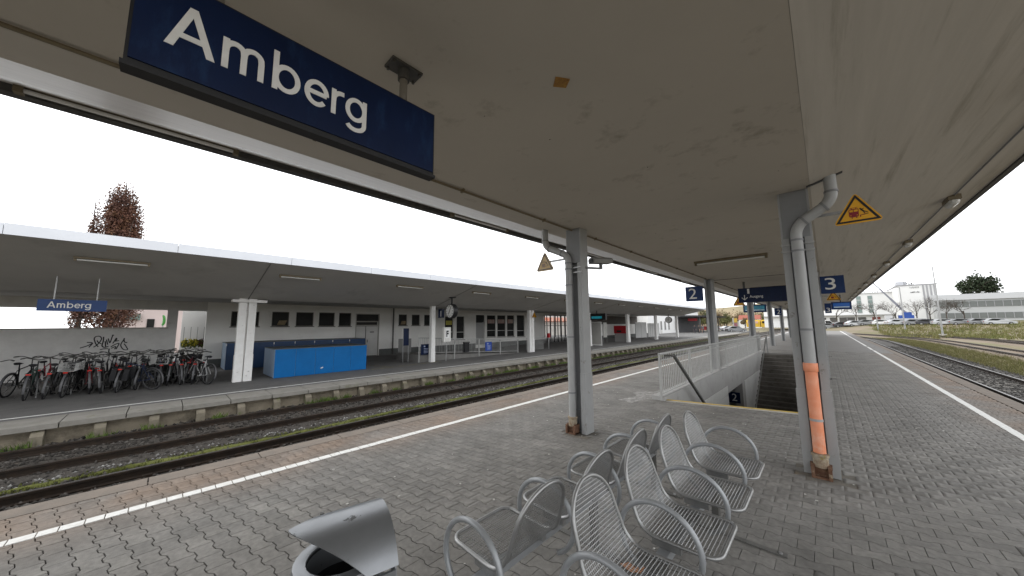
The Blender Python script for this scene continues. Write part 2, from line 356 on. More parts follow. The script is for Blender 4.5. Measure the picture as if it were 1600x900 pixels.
tag(np_obj('paving_stones', vv.reshape(-1, 3), ff.reshape(-1, 4), paverm, plat, np.repeat(rng.random(n), len(pf))), kind='stuff')
# painted lines follow the stones, one dash of paint per course
def painted(x0, w, mname):
    m = MB()
    for r in range(nrow):
        y = PY0+r*PP+(SK*x0) % PP; s = AA*.6*(1 if r % 2 else -1)
        j = random.uniform(-.003, .003)
        m.box(x0+j, x0+w+j, y+.004+s, y+PP-.004-s, -.004, .0055)
    m.box(x0, x0+w, PAVE1, PY1, .002, .006)
    return m.build(mname, whiteline, plat)
painted(-4.945, .105, 'safety_line'); painted(1.90, .105, 'safety_line')
for (a, b, e, f) in colboxes[:2]: MB().box(a-.11, b+.11, e-.12, f+.12, -.03, -.0045).build('mortar_bed', M('mortar', (.17,.155,.13), (.11,.10,.085), 9, .95, bump=.6, c3=(.20,.16,.11), c3scale=6), plat)
for (cx_, cy_) in ((2.02, 29.6), (1.95, 33.5)): MB().box(cx_-.35, cx_+.35, cy_-.3, cy_+.3, .001, .006).build('drain_cover', dkmetal, plat)
sp_ = MB(); ring_ = [(.34*(1+.35*sin(3*a+1)+.2*sin(7*a))*cos(a), .85*(1+.3*sin(2*a)+.2*sin(5*a+2))*sin(a)) for a in [2*pi*k/40 for k in range(40)]]
sp_.prism(ring_, (-3.25, 8.0, .0012), (1,0,0), (0,1,0), (0,0,.0015)); sp_.build('lime_stain', M('lime_stain', (.44,.43,.41), (.24,.23,.22), 5, .95, c3=(.20,.193,.183), c3scale=9, c3lo=.42, c3hi=.55), plat)
# litter and specks on the paving
lit = MB()
for i in range(110):
    x = random.uniform(-5, 2.5); y = random.uniform(.8, 9)
    if SX0-.3 < x < SX1+.3 and y > 7.6: continue
    s = random.choice([.006, .008, .01, .012]); a = random.random()*6
    lit.obox((x, y, .004), (s*cos(a), s*sin(a), 0), (-s*.7*sin(a), s*.7*cos(a), 0), (0, 0, .002))
tag(lit.build('chewing_gum_specks', M('gum', (.5,.49,.46), None, rough=.9)), 'small pale chewing gum and paper specks scattered on the paving', 'litter', kind='stuff')
lf = MB()
lf.obox((-1.05, 2.42, .012), (.055,.02,.004), (-.015,.045,.003), (0,0,.002)); lf.obox((-1.13, 2.36, .015), (.05,-.02,.004), (.012,.035,-.006), (0,0,.0015))
tag(lf.build('paper_wrapper', M('wrapper', (.42,.16,.06), (.5,.26,.14), 20, .6)), 'crumpled orange brown wrapper on the paving between the benches', 'litter')
# ------------------------------------------------------------------ stairwell
st = thing('staircase', 'stairwell down to the underpass in the middle of the paved platform', 'staircase', (-1.57, 8, 0))
tread = M('stair_tread', (.16,.15,.135), (.11,.10,.09), 5, .9, bump=.4, c3=(.07,.065,.05), c3scale=3)
w = MB()
w.box(-2.99, SX0, sy0(-2.72)-.12, 14.0, -3.3, .09).box(-2.99, SX0, 16.75, 24.0, -3.3, .09).box(-2.99, SX0, 14.0, 16.75, -.78, .09)
stairw = M('stair_wall', (.37,.365,.355), (.33,.325,.315), 1.5, .85, c3=(.27,.265,.255), c3scale=2)
w.build('left_wall', stairw, st)
w = MB().box(SX1, SX1+.14, sy0(SX1)-.06, 24.0, -3.3, .09); w.build('right_wall', stairw, st)
MB().box(-2.72, -.42, 13.0, 17.6, -3.35, -3.1).build('landing', tread, st)
MB().box(-6.5, -2.72, 13.8, 17.0, -3.35, -3.1).build('underpass_floor', tread, st)
MB().box(-6.5, -2.99, 16.9, 17.1, -3.3, -.9).build('underpass_wall', M('underpass_tile', (.30,.30,.29), (.24,.24,.23), 4, .5), st)
for k in range(18):     # far flight climbs away from the camera
    y = 17.6+k*.325; z = -3.1+(k+1)*.1705
    MB().box(-2.715, -.425, y, y+.36 if k < 17 else SY1+.1, z-.19, z).build('step', tread, st)
for k in range(18):     # near flight goes down towards the landing
    y = 8.45+k*.255; z = -.03-(k+1)*.1705
    MB().box(-2.715, -.425, y-.02 if k else 8.0, y+.255, z-.19, z).build('step', tread, st)
e = MB(); e.prism([(SX0-.02, sy0(SX0)-.02), (SX1+.0, sy0(SX1)-.02), (SX1, sy0(SX1)+.06), (SX0-.02, sy0(SX0)+.06)], (0,0,-.16), (1,0,0), (0,1,0), (0,0,.168)); e.build('yellow_nosing', yelline, st)
e = MB(); e.prism([(SX0-.02, sy0(SX0)-.13), (SX1, sy0(SX1)-.13), (SX1, sy0(SX1)-.022), (SX0-.02, sy0(SX0)-.022)], (0,0,-.16), (1,0,0), (0,1,0), (0,0,.163)); e.build('kerb_stone', conc_light, st)
MB().box(-2.9, -.3, SY1+.02, SY1+.6, -.1, .005).build('top_landing', asphf, st)
tilem = M('wall_tile', (.66,.66,.64), (.60,.60,.58), 3, .35)
for i in range(22):
    for j in range(6):
        MB().box(-2.735, -2.708, 10.35+i*.166, 10.35+i*.166+.148, -.52-j*.31-.295, -.52-j*.31).build('tile', tilem, st) if -.52-j*.31 > -2.4 else None
MB().box(-2.735, -2.70, 17.2, 22.6, -3.0, -.75).build('wall_panel', M('panel_white', (.58,.58,.57), (.5,.5,.49), 2, .6), st)
hr = MB(); hr.bar((-2.55, 7.97, 1.0), (-2.55, 12.9, -2.2), .055, .05); hr.tube(fillet([(-2.70, 7.80, .985), (-2.55, 7.86, 1.0), (-2.55, 8.1, .93)], .08), .022)
hr.build('handrail', dkmetal, st)
hr = MB(); hr.bar((-2.50, 23.6, .95), (-2.50, 17.6, -2.2), .05, .05); hr.bar((-2.5, 23.6, .95), (-2.5, 23.6, 0), .05, .05, (1,0,0)); hr.build('handrail', galv, st)
b2 = thing('underpass_sign', 'small dark blue platform number 2 sign down inside the stairwell', 'sign', (-2.9, 16.2, -1.3))
def text_fit(body, mt, parent, o, ux, uy, wbox, hbox, depth=.003, bold=.0, name='lettering'):
    cu = bpy.data.curves.new('t', 'FONT'); cu.body = body; cu.extrude = .5; cu.offset = bold; cu.resolution_u = 4
    to = bpy.data.objects.new('t', cu); C.objects.link(to); dg = bpy.context.evaluated_depsgraph_get()
    me = bpy.data.meshes.new_from_object(to.evaluated_get(dg)); bpy.data.objects.remove(to)
    co = np.array([v.co[:] for v in me.vertices]); mn, mxx = co.min(0), co.max(0)
    ux, uy = Vector(ux), Vector(uy); uz = ux.cross(uy); o = Vector(o); og = Vector(ORG.get(parent.name, (0,0,0)))
    for v in me.vertices:
        a = (v.co.x-mn[0])/(mxx[0]-mn[0])*wbox; b_ = (v.co.y-mn[1])/(mxx[1]-mn[1])*hbox
        v.co = o+ux*a+uy*b_+uz*((v.co.z+.5)*depth-.001)-og
    me.materials.clear(); me.materials.append(mt); me.update()
    ob = bpy.data.objects.new(name, me); C.objects.link(ob); ob.parent = parent; ORG[ob.name] = tuple(og); return ob
FX, FZ = (1,0,0), (0,0,1)
MB().box(-3.12, -2.74, 16.2, 16.24, -1.52, -1.10).build('panel', bluem, b2)
text_fit('2', whitem, b2, (-3.02, 16.2, -1.44), FX, FZ, .17, .28)
# ------------------------------------------------------------------ railings
def railing(x, y0, y1, label, group):
    t = thing('railing', label, 'railing', (x, y0, 0), group); n = int((y1-y0)/2.0)
    for k in range(n+1):
        y = y0+(y1-y0)*k/n; MB().box(x-.02, x+.02, y-.02, y+.02, .0, 1.0).build('post', fencem, t)
    MB().box(x-.025, x+.025, y0-.02, y1+.02, 1.0, 1.03).build('top_rail', fencem, t)
    MB().box(x-.015, x+.015, y0, y1, .13, .155).build('bottom_rail', fencem, t)
    MB().box(x-.012, x+.012, y0, y1, .86, .88).build('upper_rail', fencem, t)
    pm = None; np_ = int((y1-y0)/.125)
    for k in range(1, np_):
        y = y0+(y1-y0)*k/np_
        if pm is None: pm = MB().box(x-.007, x+.007, y-.0095, y+.0095, .155, 1.0).build('picket', fencem, t); yb = y
        else:
            c = pm.copy(); C.objects.link(c); c.parent = t; c.location = (0, y-yb, 0)
railing(-2.79, 7.76, 23.6, 'pale grey picket railing along the track 2 side of the stairwell', 'stairwell railings')
railing(-.35, 8.32, 23.6, 'pale grey picket railing on the track 3 side of the stairwell, behind the orange-pipe column', 'stairwell railings')
# ------------------------------------------------------------------ platform canopy
CY0, CY1 = -9.0, 64.0
cn = thing('platform_canopy', 'long concrete platform canopy with flat middle ceiling and upswept wings on grey columns', 'canopy', (-1.5, 0, 0))
MB().box(-3.05, 0, CY0, CY1, 3.3, 3.55).build('ceiling_slab', ceilm, cn)
MB().sweep([(-3.052,3.3),(-3.62,3.40),(-3.62,3.6),(-3.052,3.6)], CY0, CY1).build('edge_beam', ceilm, cn)
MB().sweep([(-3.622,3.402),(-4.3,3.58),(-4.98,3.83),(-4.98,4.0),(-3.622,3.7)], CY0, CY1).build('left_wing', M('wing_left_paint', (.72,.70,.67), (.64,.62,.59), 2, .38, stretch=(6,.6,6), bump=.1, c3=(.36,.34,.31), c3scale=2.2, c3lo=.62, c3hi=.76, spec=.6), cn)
MB().sweep([(.002,3.3),(2.08,3.88),(2.08,4.05),(.002,3.6)], CY0, CY1).build('right_wing', wingm, cn)
MB().sweep([(-5.10,3.76),(-4.985,3.76),(-4.985,3.98),(-5.10,3.98)], CY0, CY1).build('gutter', dkmetal, cn)
MB().sweep([(2.082,3.855),(2.15,3.855),(2.15,4.06),(2.082,4.06)], CY0, CY1).build('edge_trim', dkmetal, cn)
jm = M('joint_line', (.20,.18,.16), None, rough=.9)
for y in (14.0, 31.7, 49.4): MB().box(-3.04, -.01, y, y+.03, 3.285, 3.3).build('ceiling_joint', jm, cn)
MB().box(-3.75, .32, CY0, CY1, 3.52, 3.80).build('leak_cover', concrete, cn)  # unseen cap added to stop light leaking through the fold gap
cdm = MB(); cdm.tube([(-2.975, CY0, 3.278), (-2.975, CY1, 3.278)], .013, 6)
cdm.build('conduit', brownm, cn)
cl_ = MB().box(-3.0, -2.945, -.012, .012, 3.258, 3.3).build('conduit_clip', brownm, cn)
for k in range(34):
    c = cl_ if k == 0 else cl_.copy()
    if k: C.objects.link(c); c.parent = cn
    c.location.y = -7+k*1.55
cdm = MB(); cdm.tube([(1.72, CY0, 3.765), (1.72, CY1, 3.765)], .010, 6); cdm.build('conduit', webm, cn)
def column(x0, x1, yf, pipe_dx, side, orange, detail=True):
    c = MB(); fwid = .075; d = .215
    c.box(x0, x0+fwid, yf, yf+d, 0, 3.3).box(x1-fwid, x1, yf, yf+d, 0, 3.3)
    if detail:
        c.box(x0-.008, x0+fwid+.004, yf-.008, yf+d+.006, 0, .93).box(x1-fwid-.004, x1+.008, yf-.008, yf+d+.006, 0, .93)
    col = c.build('column', colm, cn)
    wb = MB(); wb.box(x0+fwid, x1-fwid, yf+.07, yf+.09, 0, 3.3)
    if detail:
        for z0, z1 in ((.0, .02), (.33, .345), (.73, .745)): wb.box(x0+fwid, x1-fwid, yf+.05, yf+.07, z0, z1)
        wb.box(x0+.02, x1-.02, yf-.004, yf+.06, 2.72, 3.298)
    wb.build('web_plate', webm, col)
    if not detail: return col
    cx = (x0+x1)/2+pipe_dx; py = yf-.045; r = .056; tx_ = cx+side*.335 if side > 0 else cx-.44
    zt = 3.3+.27*.18 if side > 0 else 3.42
    path = fillet([(cx, py, 1.2 if orange else .24), (cx, py, 2.85), (tx_, py-.05, 3.06), (tx_, py-.05, zt+.12)], .12, 6)
    MB().tube(path, r, 18).build('downpipe', pipem, col, True)
    cl = MB()
    for z in ((1.62, 2.55, 2.68) if orange else (.62, 1.5, 2.35, 2.62, 2.72)): cl.tube([(cx, py, z-.012), (cx, py, z+.012)], r+.006, 18)
    for f in (.25, .8):
        a, b_ = Vector((cx, py, 2.85)), Vector((tx_, py-.05, 3.06)); q = a.lerp(b_, f); dd = (b_-a).normalized()*.012; cl.tube([q-dd, q+dd], r+.006, 18)
    q = Vector((tx_, py-.05, 3.17)); cl.tube([q-Vector((0,0,.012)), q+Vector((0,0,.012))], r+.006, 18)
    cl.build('pipe_clamp', webm, col, True)
    stp = MB()
    for z in (2.55, 2.63): stp.box(x0-.012, x1+.012, yf-.02, yf-.012, z, z+.016)
    stp.build('steel_strap', galv, col)
    if orange:
        o = MB(); o.tube([(cx, py, .26), (cx, py, 1.16)], .056, 20); o.tube([(cx, py, 1.14), (cx, py, 1.15), (cx, py, 1.235), (cx, py, 1.24)], [.058, .066, .066, .062], 20); o.build('orange_pipe', orangem, col, True)
        MB().tube([(cx, py, .60), (cx, py, .625)], .062, 20).build('pipe_clamp', pipem, col, True)
    s = MB(); s.lathe([(.066,.11),(.068,.22),(.078,.225),(.078,.25),(.05,.255)], (cx, py, 0), 18); s.build('iron_socket', peelm, col, True)
    b_ = MB(); b_.box(cx-.085, cx+.085, py-.07, py+.05, -.02, .02)
    for dx in (-.085, .055): b_.box(cx+dx, cx+dx+.03, py-.085, py+.05, 0, .13)
    b_.box(cx-.055, cx+.055, py-.03, py+.05, .02, .12); b_.box(cx-.09, cx+.09, py-.045, py+.05, .10, .14)
    b_.build('rusty_shoe', rustm, col)
    return col
for k in range(7):
    column(-3.10, -2.82, 4.62+8.85*k, -.075, -1, False, k == 0); column(-.31, -.02, 5.18+8.85*k, 0, 1, True, k == 0)
hole = MB(); hole.obox((.125, 5.10, 3.332), (.155,0,.0432), (0,.03,0), (0,0,.004)); hole.build('drain_slot', blackm, cn)
pt = MB(); pt.prism([(-.055,-.01),(.005,-.065),(.06,.015),(.0,.06)], (-1.14, 1.69, 3.292), (1,0,0), (0,1,0), (0,0,.008))
tag(pt.build('cover_plate', M('rust_plate', (.42,.24,.05), (.28,.13,.04), 40, .8, c3=(.16,.09,.04), c3scale=60, c3lo=.55, c3hi=.65)), 'small rusty orange square plate stuck on the ceiling right of the town sign', 'plate')
hk = MB()
for _ in range(34):
    x_, y_ = random.uniform(-2.8, -.15), random.uniform(.4, 14); s_ = random.uniform(.0015, .005); hk.obox((x_, y_, 3.2985), (s_,0,0), (0,s_*random.uniform(.6,1.6),0), (0,0,.002))
tag(hk.build('nail_holes', M('hole_dark', (.06,.05,.04), None, rough=.9), cn), kind='stuff')
# tube lamps
def tube_lamp(p, q, label, group, hmat=brownm, up_=Vector((0,0,1)), drop=.0, wdt=.09):
    p, q = Vector(p), Vector(q); t = thing('tube_lamp', label, 'lamp', tuple(p), group); d = (q-p).normalized()
    MB().bar(p, q, wdt, .045).build('housing', hmat, t)
    g = MB(); g.tube([p+d*.05-Vector((0,0,.05)), q-d*.05-Vector((0,0,.05))], .019, 10); g.build('glass_tube', M('tube_white', (.75,.75,.73), None, rough=.3), t, True)
    c = MB()
    for s in (p+d*.03, q-d*.03): c.obox(s-Vector((0,0,.04)), d*.025, d.cross(Vector((0,0,1)))*.035, (0,0,.045))
    c.build('end_cap', hmat, t)
tube_lamp((-2.35, 9.43, 3.275), (-.83, 9.43, 3.275), 'brown batten lamp across the ceiling between the signs 2 and 3', 'ceiling batten lamps', wdt=.13)
for k in (1, 2, 3): tube_lamp((-2.35, 9.43+8.85*k, 3.275), (-.83, 9.43+8.85*k, 3.275), 'brown batten lamp across the far ceiling behind the exit sign, %s one' % ('nearest', 'middle', 'farthest')[k-1], 'ceiling batten lamps', wdt=.13)
names = ['nearest', 'second', 'third', 'fourth', 'fifth', 'sixth', 'seventh']
for k, y in enumerate((-1.05, 3.5, 8.0, 12.4, 16.8, 21.2, 25.6)):
    tube_lamp((-4.86, y, 3.80), (-4.86, y+1.5, 3.80), names[k]+' brown tube lamp under the gutter edge, counted from the blue town sign', 'gutter edge lamps', wdt=.07)
bul = None
for k in range(10):
    y = 4.9+4.1*k; x = 1.72; z = 3.73
    lb = 'small caged bulkhead lamp on the right wing, number %d from the near end' % (k+1)
    lb = ('nearest','second','third','fourth','fifth','sixth','seventh','eighth','ninth','tenth')[k]+' small oblong bulkhead lamp on the right canopy wing'
    if bul is None:
        bul = thing('bulkhead_lamp', lb, 'lamp', (x, y, z), 'bulkhead lamps on the right wing')
        MB().box(x-.07, x+.07, y-.19, y+.19, z-.03, z+.05).build('base', brownm, bul)
        m_ = MB(); m_.tube([(x, y-.17, z-.05), (x, y-.14, z-.05), (x, y+.14, z-.05), (x, y+.17, z-.05)], [.03, .06, .06, .03], 10); m_.build('glass', M('milk_glass', (.6,.6,.57), None, rough=.25), bul, True)
    else: dup(bul, (x, y, z), 0, lb)
# ------------------------------------------------------------------ signs on our platform
def ribbon(m, pts, hw, o, s, sx_s, z, closed=False):
    P = [Vector((p[0], p[1])) for p in pts]; n = len(P); L_, R_ = [], []
    for i in range(n):
        a = P[i-1] if (i or closed) else P[i]; b = P[(i+1) % n] if (i < n-1 or closed) else P[i]
        d = (b-a).normalized(); nn = Vector((-d.y, d.x)); k = hw
        if 0 < i < n-1 or closed:
            d1 = (P[i]-P[i-1]).normalized(); k = hw/max(.5, nn.dot(Vector((-d1.y, d1.x))))
        L_.append(P[i]+nn*k); R_.append(P[i]-nn*k)
    q = [Vector((o[0]+z, o[1]+p.x*sx_s, o[2]+p.y*s)) for p in L_+R_]
    q2 = [v+Vector((-.004, 0, 0)) for v in q]
    M_ = n if closed else n-1; fs = []
    for i in range(M_):
        j = (i+1) % n; fs += [(i, n+i, n+j, j), (2*n+i, 2*n+j, 3*n+j, 3*n+i), (i, j, 2*n+j, 2*n+i), (n+i, 3*n+i, 3*n+j, n+j)]
    if not closed: fs += [(0, 2*n, 3*n, n), (n-1, 2*n-1, 4*n-1, 3*n-1)]
    m.add(q+q2, fs)
def arc(cx, cy, rx, ry, a0, a1, n=18): return [(cx+rx*cos(radians(a0+(a1-a0)*k/n)), cy+ry*sin(radians(a0+(a1-a0)*k/n))) for k in range(n+1)]
def amberg(par, o, cap, width):
    W_ = .060; x = 0; glyph = []
    glyph.append((0.0, [([(.17,.30),(.63,.30)],0)]))
    glyph.append((.90, [([(.066,0),(.066,.72)],0), ([(.066,.40)]+arc(.235,.48,.165,.175,170,20,10)+[(.40,.44),(.40,0)],0), ([(.40,.40)]+arc(.57,.48,.165,.175,170,20,10)+[(.735,.44),(.735,0)],0)]))
    glyph.append((1.86, [([(.066,0),(.066,1.0)],0), (arc(.315,.36,.24,.305,0,360,28)[:-1],1)]))
    glyph.append((2.56, [(arc(.31,.36,.24,.305,2,318,26),0), ([(.08,.365),(.55,.365)],0)]))
    glyph.append((3.23, [([(.066,0),(.066,.72)],0), ([(.066,.36)]+arc(.27,.44,.20,.215,170,85,8)+[(.335,.655)],0)]))
    glyph.append((3.60, [(arc(.31,.37,.24,.295,0,360,28)[:-1],1), ([(.555,.72),(.555,-.02)]+arc(.31,-.03,.245,.195,0,-155,14),0)]))
    sx_s = width/4.225; k = 0
    for gx, strokes in glyph:
        m = MB()
        if gx == 0:
            for j_, pg in enumerate(([(0,0),(.14,0),(.47,1),(.335,1)], [(.80,0),(.66,0),(.33,1),(.465,1)])): m.prism([(a*sx_s, b*cap) for a, b in pg], (o[0]-.001, o[1], o[2]), (0,1,0), (0,0,1), (.0034+.0003*j_,0,0))
        for pts, cl in strokes: ribbon(m, [(gx+a, b) for a, b in pts], W_, o, cap, sx_s, .0025+.0004*(k % 4), bool(cl)); k += 1
        m.build('letter', whitem, par)
sg = thing('station_sign', 'large dark blue hanging town sign reading Amberg in white letters', 'sign', (-1.78, .46, 3.3))
sb = MB().box(-1.775, -1.722, -.175, 1.10, 2.64, 3.055); sb.build('case', M('sign_case', (.012,.012,.013), (.02,.02,.02), 5, .35), sg)
MB().box(-1.722, -1.716, -.165, 1.09, 2.662, 3.045).build('panel', bluem, sg)
amberg(sg, (-1.716, -.085, 2.772), .186, .755)
MB().box(-1.78, -1.713, -.182, 1.107, 2.628, 2.645).build('bottom_rail', blackm, sg)
for y in (.91, .05):
    MB().tube([(-1.78, y, 3.05), (-1.78, y, 3.29)], .024, 12).build('hanger', M('hanger_metal', (.22,.20,.17), (.15,.135,.11), 8, .6), sg, True)
    m_ = MB(); m_.box(-1.835, -1.725, y-.10, y+.10, 3.285, 3.299); m_.tube([(-1.78, y, 3.22), (-1.78, y, 3.285)], .036, 12)
    for dx in (-.04, .04):
        for dy in (-.085, .085): m_.tube([(-1.78+dx, y+dy, 3.27), (-1.78+dx, y+dy, 3.287)], .009, 6)
    m_.build('mounting_plate', dkmetal, sg)
def numsign(name, label, txt, x0, x1, z0, z1, y, tx, tz, tw, th, cat='sign', group=None):
    t = thing(name, label, cat, ((x0+x1)/2, y, z0), group)
    MB().box(x0, x1, y, y+.05, z0, z1).build('panel', bluen, t); text_fit(txt, whitem, t, (tx, y, tz), FX, FZ, tw, th); return t
numsign('platform_number_sign', 'blue platform number 2 sign fixed to the second left column above the railing', '2', -3.69, -3.12, 2.51, 3.05, 13.3, -3.58, 2.60, .26, .38, group='platform number signs')
numsign('platform_number_sign', 'blue platform number 3 sign on the column right behind the orange pipe', '3', -.015, .52, 2.58, 3.12, 14.0, .09, 2.70, .24, .36, group='platform number signs')
numsign('platform_number_sign', 'small far blue platform number 2 sign beyond the exit board', '2', -2.66, -2.26, 2.24, 2.75, 31.0, -2.52, 2.33, .2, .33, group='platform number signs')
numsign('platform_number_sign', 'small far blue platform number 3 sign beside the right departure display', '3', .05, .33, 2.24, 2.82, 27.0, .11, 2.31, .16, .24, group='platform number signs')
ex = thing('exit_sign', 'wide dark blue hanging board reading 1 and Ausgang with a down arrow', 'sign', (-1.3, 15.5, 2.5))
MB().box(-2.40, -.10, 15.5, 15.62, 2.49, 3.05).build('panel', bluem, ex)
text_fit('1', whitem, ex, (-2.10, 15.5, 2.83), FX, FZ, .07, .19); text_fit('Ausgang', whitem, ex, (-2.04, 15.5, 2.635), FX, FZ, .42, .13, bold=.008)
a = MB(); a.obox((-2.2, 15.497, 2.70), (.012,0,0), (0,.003,0), (0,0,.085))
for s in (-1, 1): a.obox((-2.2+s*.042, 15.497, 2.635), (.052,0,s*.052), (-s*.008,0,.008), (0,.003,0))
a.build('arrow', whitem, ex)
MB().box(-.28, -.24, 15.494, 15.5, 2.68, 2.80).build('pictogram', whitem, ex)
for x in (-2.2, -.3): MB().tube([(x, 15.56, 3.04), (x, 15.56, 3.3)], .04, 8).build('hanger', dkmetal, ex)
dispm = M('display_cyan', (.03,.16,.22), (.01,.05,.10), 6, .2, emit=.25)
def display(label, x0, x1, z0, z1, y, right):
    t = thing('departure_display', label, 'display', ((x0+x1)/2, y, z0), 'departure displays')
    MB().box(x0, x1, y, y+.25, z0, z1).build('case', bluen, t)
    MB().box(x0+.08, x1-.08, y-.008, y, z0+.10, z1-.07).build('screen', M('lcd_blue', (.008,.06,.22), None, rough=.25, emit=.3) if right else dispm, t)
    MB().box(x0+.10, x1-.10, y-.013, y-.009, z0+.11, z0+.16).build('text_row', M('lcd_row', (.6,.72,.78), None, rough=.3), t)
    MB().tube([((x0+x1)/2, y+.12, z1), ((x0+x1)/2, y+.12, 3.3)], .04, 8).build('hanger', dkmetal, t)
display('blue departure display hanging left, below the exit board', -3.82, -2.62, 2.38, 2.86, 26.0, False)
display('blue departure display hanging right beside the small number 3', .34, 1.18, 2.44, 2.88, 27.0, True)
def rtri(w, h, r=.06, n=5):
    P = [Vector((-w/2, 0, 0)), Vector((w/2, 0, 0)), Vector((0, h, 0))]; out = []
    for i in range(3):
        a, b, c = P[i-1], P[i], P[(i+1) % 3]; s = b+(a-b).normalized()*r; e = b+(c-b).normalized()*r
        for k in range(n+1):
            t = k/n; q = s*(1-t)**2+b*2*t*(1-t)+e*t*t; out.append((q.x, q.y))
    return out
def warn(label, cx, y, z0, w, faded=False, armx=None, face=(0,-1,0), ux=(1,0,0), group='warning triangles on the platform', m_pic=True):
    h = w*.866*1.02; t = thing('warning_sign', label, 'sign', (cx, y, z0), group); ux = Vector(ux); uz = Vector((0,0,1)); nrm = Vector(face); o = Vector((cx, y, z0))
    pl = MB(); pl.prism(rtri(w, h, .055*w/.4), o, ux, uz, -nrm*.02); pl.build('plate', fadedm if faded else yellowm, t)
    def flat(polys, mt, name, d0=.001, th=.002):
        q = MB()
        for p in polys: q.prism([(a*w, b*w) for a, b in p], o+nrm*d0, ux, uz, nrm*th)
        return q.build(name, mt, t)
    # black border: three bars mitred
    def tri(ins):
        k = 1-ins*2*sqrt(3)/1.0; c = (0, .2944)
        return [((a-c[0])*k+c[0], (b-c[1])*k+c[1]) for a, b in ((-.5,0),(.5,0),(0,.883))]
    A, B = tri(.035), tri(.085)
    flat([[A[i], A[(i+1)%3], B[(i+1)%3], B[i]] for i in range(3)], M('faded_black', (.16,.14,.12), None, rough=.6) if faded else blackm, 'border')
    if not m_pic: return t
    rc = M('faded_red', (.30,.22,.17), None, rough=.6) if faded else redm; bc = M('faded_black', (.16,.14,.12), None) if faded else blackm
    flat([[(-.155,.20),(-.125,.175),(.005,.175),(.03,.20),(.035,.385),(.02,.41),(-.14,.41),(-.16,.385)], [(-.12,.14),(-.10,.14),(-.08,.17),(-.10,.17)], [(-.02,.14),(.0,.14),(-.01,.17),(-.03,.17)], [(-.14,.435),(.02,.435),(.02,.445),(-.14,.445)], [(-.10,.41),(-.085,.41),(-.10,.436),(-.115,.436)], [(-.03,.41),(-.015,.41),(0,.436),(-.015,.436)]], rc, 'train_pictogram')
    ym = fadedm if faded else yellowm
    flat([[(-.145,.325),(-.075,.325),(-.075,.385),(-.145,.385)], [(-.06,.325),(.02,.325),(.02,.385),(-.06,.385)], [(-.135,.215),(-.115,.215),(-.115,.235),(-.135,.235)], [(-.01,.215),(.01,.215),(.01,.235),(-.01,.235)]], ym, 'train_window', .0035)
    flat([[(.06,.385),(.085,.375),(.10,.395),(.08,.41)], [(.065,.36),(.09,.375),(.15,.31),(.12,.29)], [(.045,.40),(.055,.41),(.09,.365),(.075,.355)], [(.09,.375),(.14,.40),(.145,.39),(.10,.355)], [(.13,.30),(.15,.31),(.215,.27),(.205,.255)], [(.12,.29),(.14,.295),(.155,.23),(.135,.235)], [(.15,.225),(.215,.235),(.215,.22),(.15,.21)]], bc, 'falling_person_pictogram')
    flat([[(.05,.16),(.07,.16),(.07,.20),(.15,.205),(.15,.22),(.05,.215)]], rc, 'platform_pictogram')
    if armx is not None:
        MB().bar((armx, y+.04, z0+h*.45), (cx, y+.03, z0+h*.45), .03, .03).build('bracket', galv, t)
    return t
warn('yellow warning triangle of train and falling person beside the orange-pipe column', .36, 5.24, 2.80, .40, armx=-.02)
warn('faded pale warning triangle seen against the sky left of the left column', -3.60, 4.66, 2.67, .40, faded=True, armx=-3.1)
warn('yellow warning triangle half hidden behind the exit board', -3.47, 22.4, 2.68, .62, armx=-3.1)
warn('yellow warning triangle under the number 3 sign', .40, 22.9, 2.79, .56, armx=-.02)
# camera box on left column
cc = thing('surveillance_camera', 'grey surveillance camera housing on a bracket of the left column', 'camera', (-2.75, 5.1, 2.7))
m_ = MB(); d = Vector((.38,.92,.05)).normalized(); c0 = Vector((-2.74, 5.13, 2.79)); sx_ = d.cross(Vector((0,0,1))).normalized(); u_ = sx_.cross(d)
m_.prism([(-.075,-.045),(.075,-.045),(.085,.02),(.05,.055),(-.05,.055),(-.085,.02)], c0-d*.2, sx_, u_, d*.4)
m_.build('housing', M('camera_grey', (.23,.23,.215), (.19,.19,.18), 6, .5), cc)
MB().obox(c0-d*.202+u_*-.005, sx_*.05, u_*.03, d*.006).build('lens_window', blackm, cc)
m_ = MB(); m_.bar((-2.82, 4.76, 2.64), c0+Vector((0,0,-.13)), .035, .035); m_.bar(c0+Vector((0,0,-.14)), c0+Vector((0,0,-.04)), .045, .045, (1,0,0)); m_.build('bracket', webm, cc)
# ------------------------------------------------------------------ benches
path = fillet([(.008,0,.845), (.135,0,.445), (.56,0,.458)], .11, 8)
dense = []
for a, b in zip(path[:-1], path[1:]):
    nseg = max(1, int((b-a).length/.03))
    dense += [a.lerp(b, k/nseg) for k in range(nseg)]
dense.append(path[-1]); acc = [0]
for a, b in zip(dense[:-1], dense[1:]): acc.append(acc[-1]+(b-a).length)
LT = acc[-1]
def at_s(s):
    s = min(max(s, 0), LT)
    for i in range(len(acc)-1):
        if s <= acc[i+1]+1e-9:
            t = (s-acc[i])/(acc[i+1]-acc[i]); d_ = (dense[i+1]-dense[i]).normalized(); return dense[i].lerp(dense[i+1], t), Vector((-d_.z, 0, d_.x))
    return dense[-1], Vector((0,0,1))
def halfw(s):
    wd = .185+.045*min(1, s/.42)
    if s < .17: wd *= sqrt(max(0, 1-((.17-s)/.17)**2.2))
    e_ = LT-s
    if e_ < .07: wd -= .07-sqrt(max(0, .07**2-(.07-e_)**2))
    return max(wd, .0)
ss = [0, .004, .012, .025, .045, .07, .10, .14]+[.14+(LT-.08-.14)*k/16 for k in range(1, 17)]+[LT-.05, LT-.03, LT-.013, LT-.004, LT]
loop = [(at_s(s)[0]+Vector((0, halfw(s), 0))) for s in ss]+[(at_s(s)[0]-Vector((0, halfw(s), 0))) for s in reversed(ss[1:])]
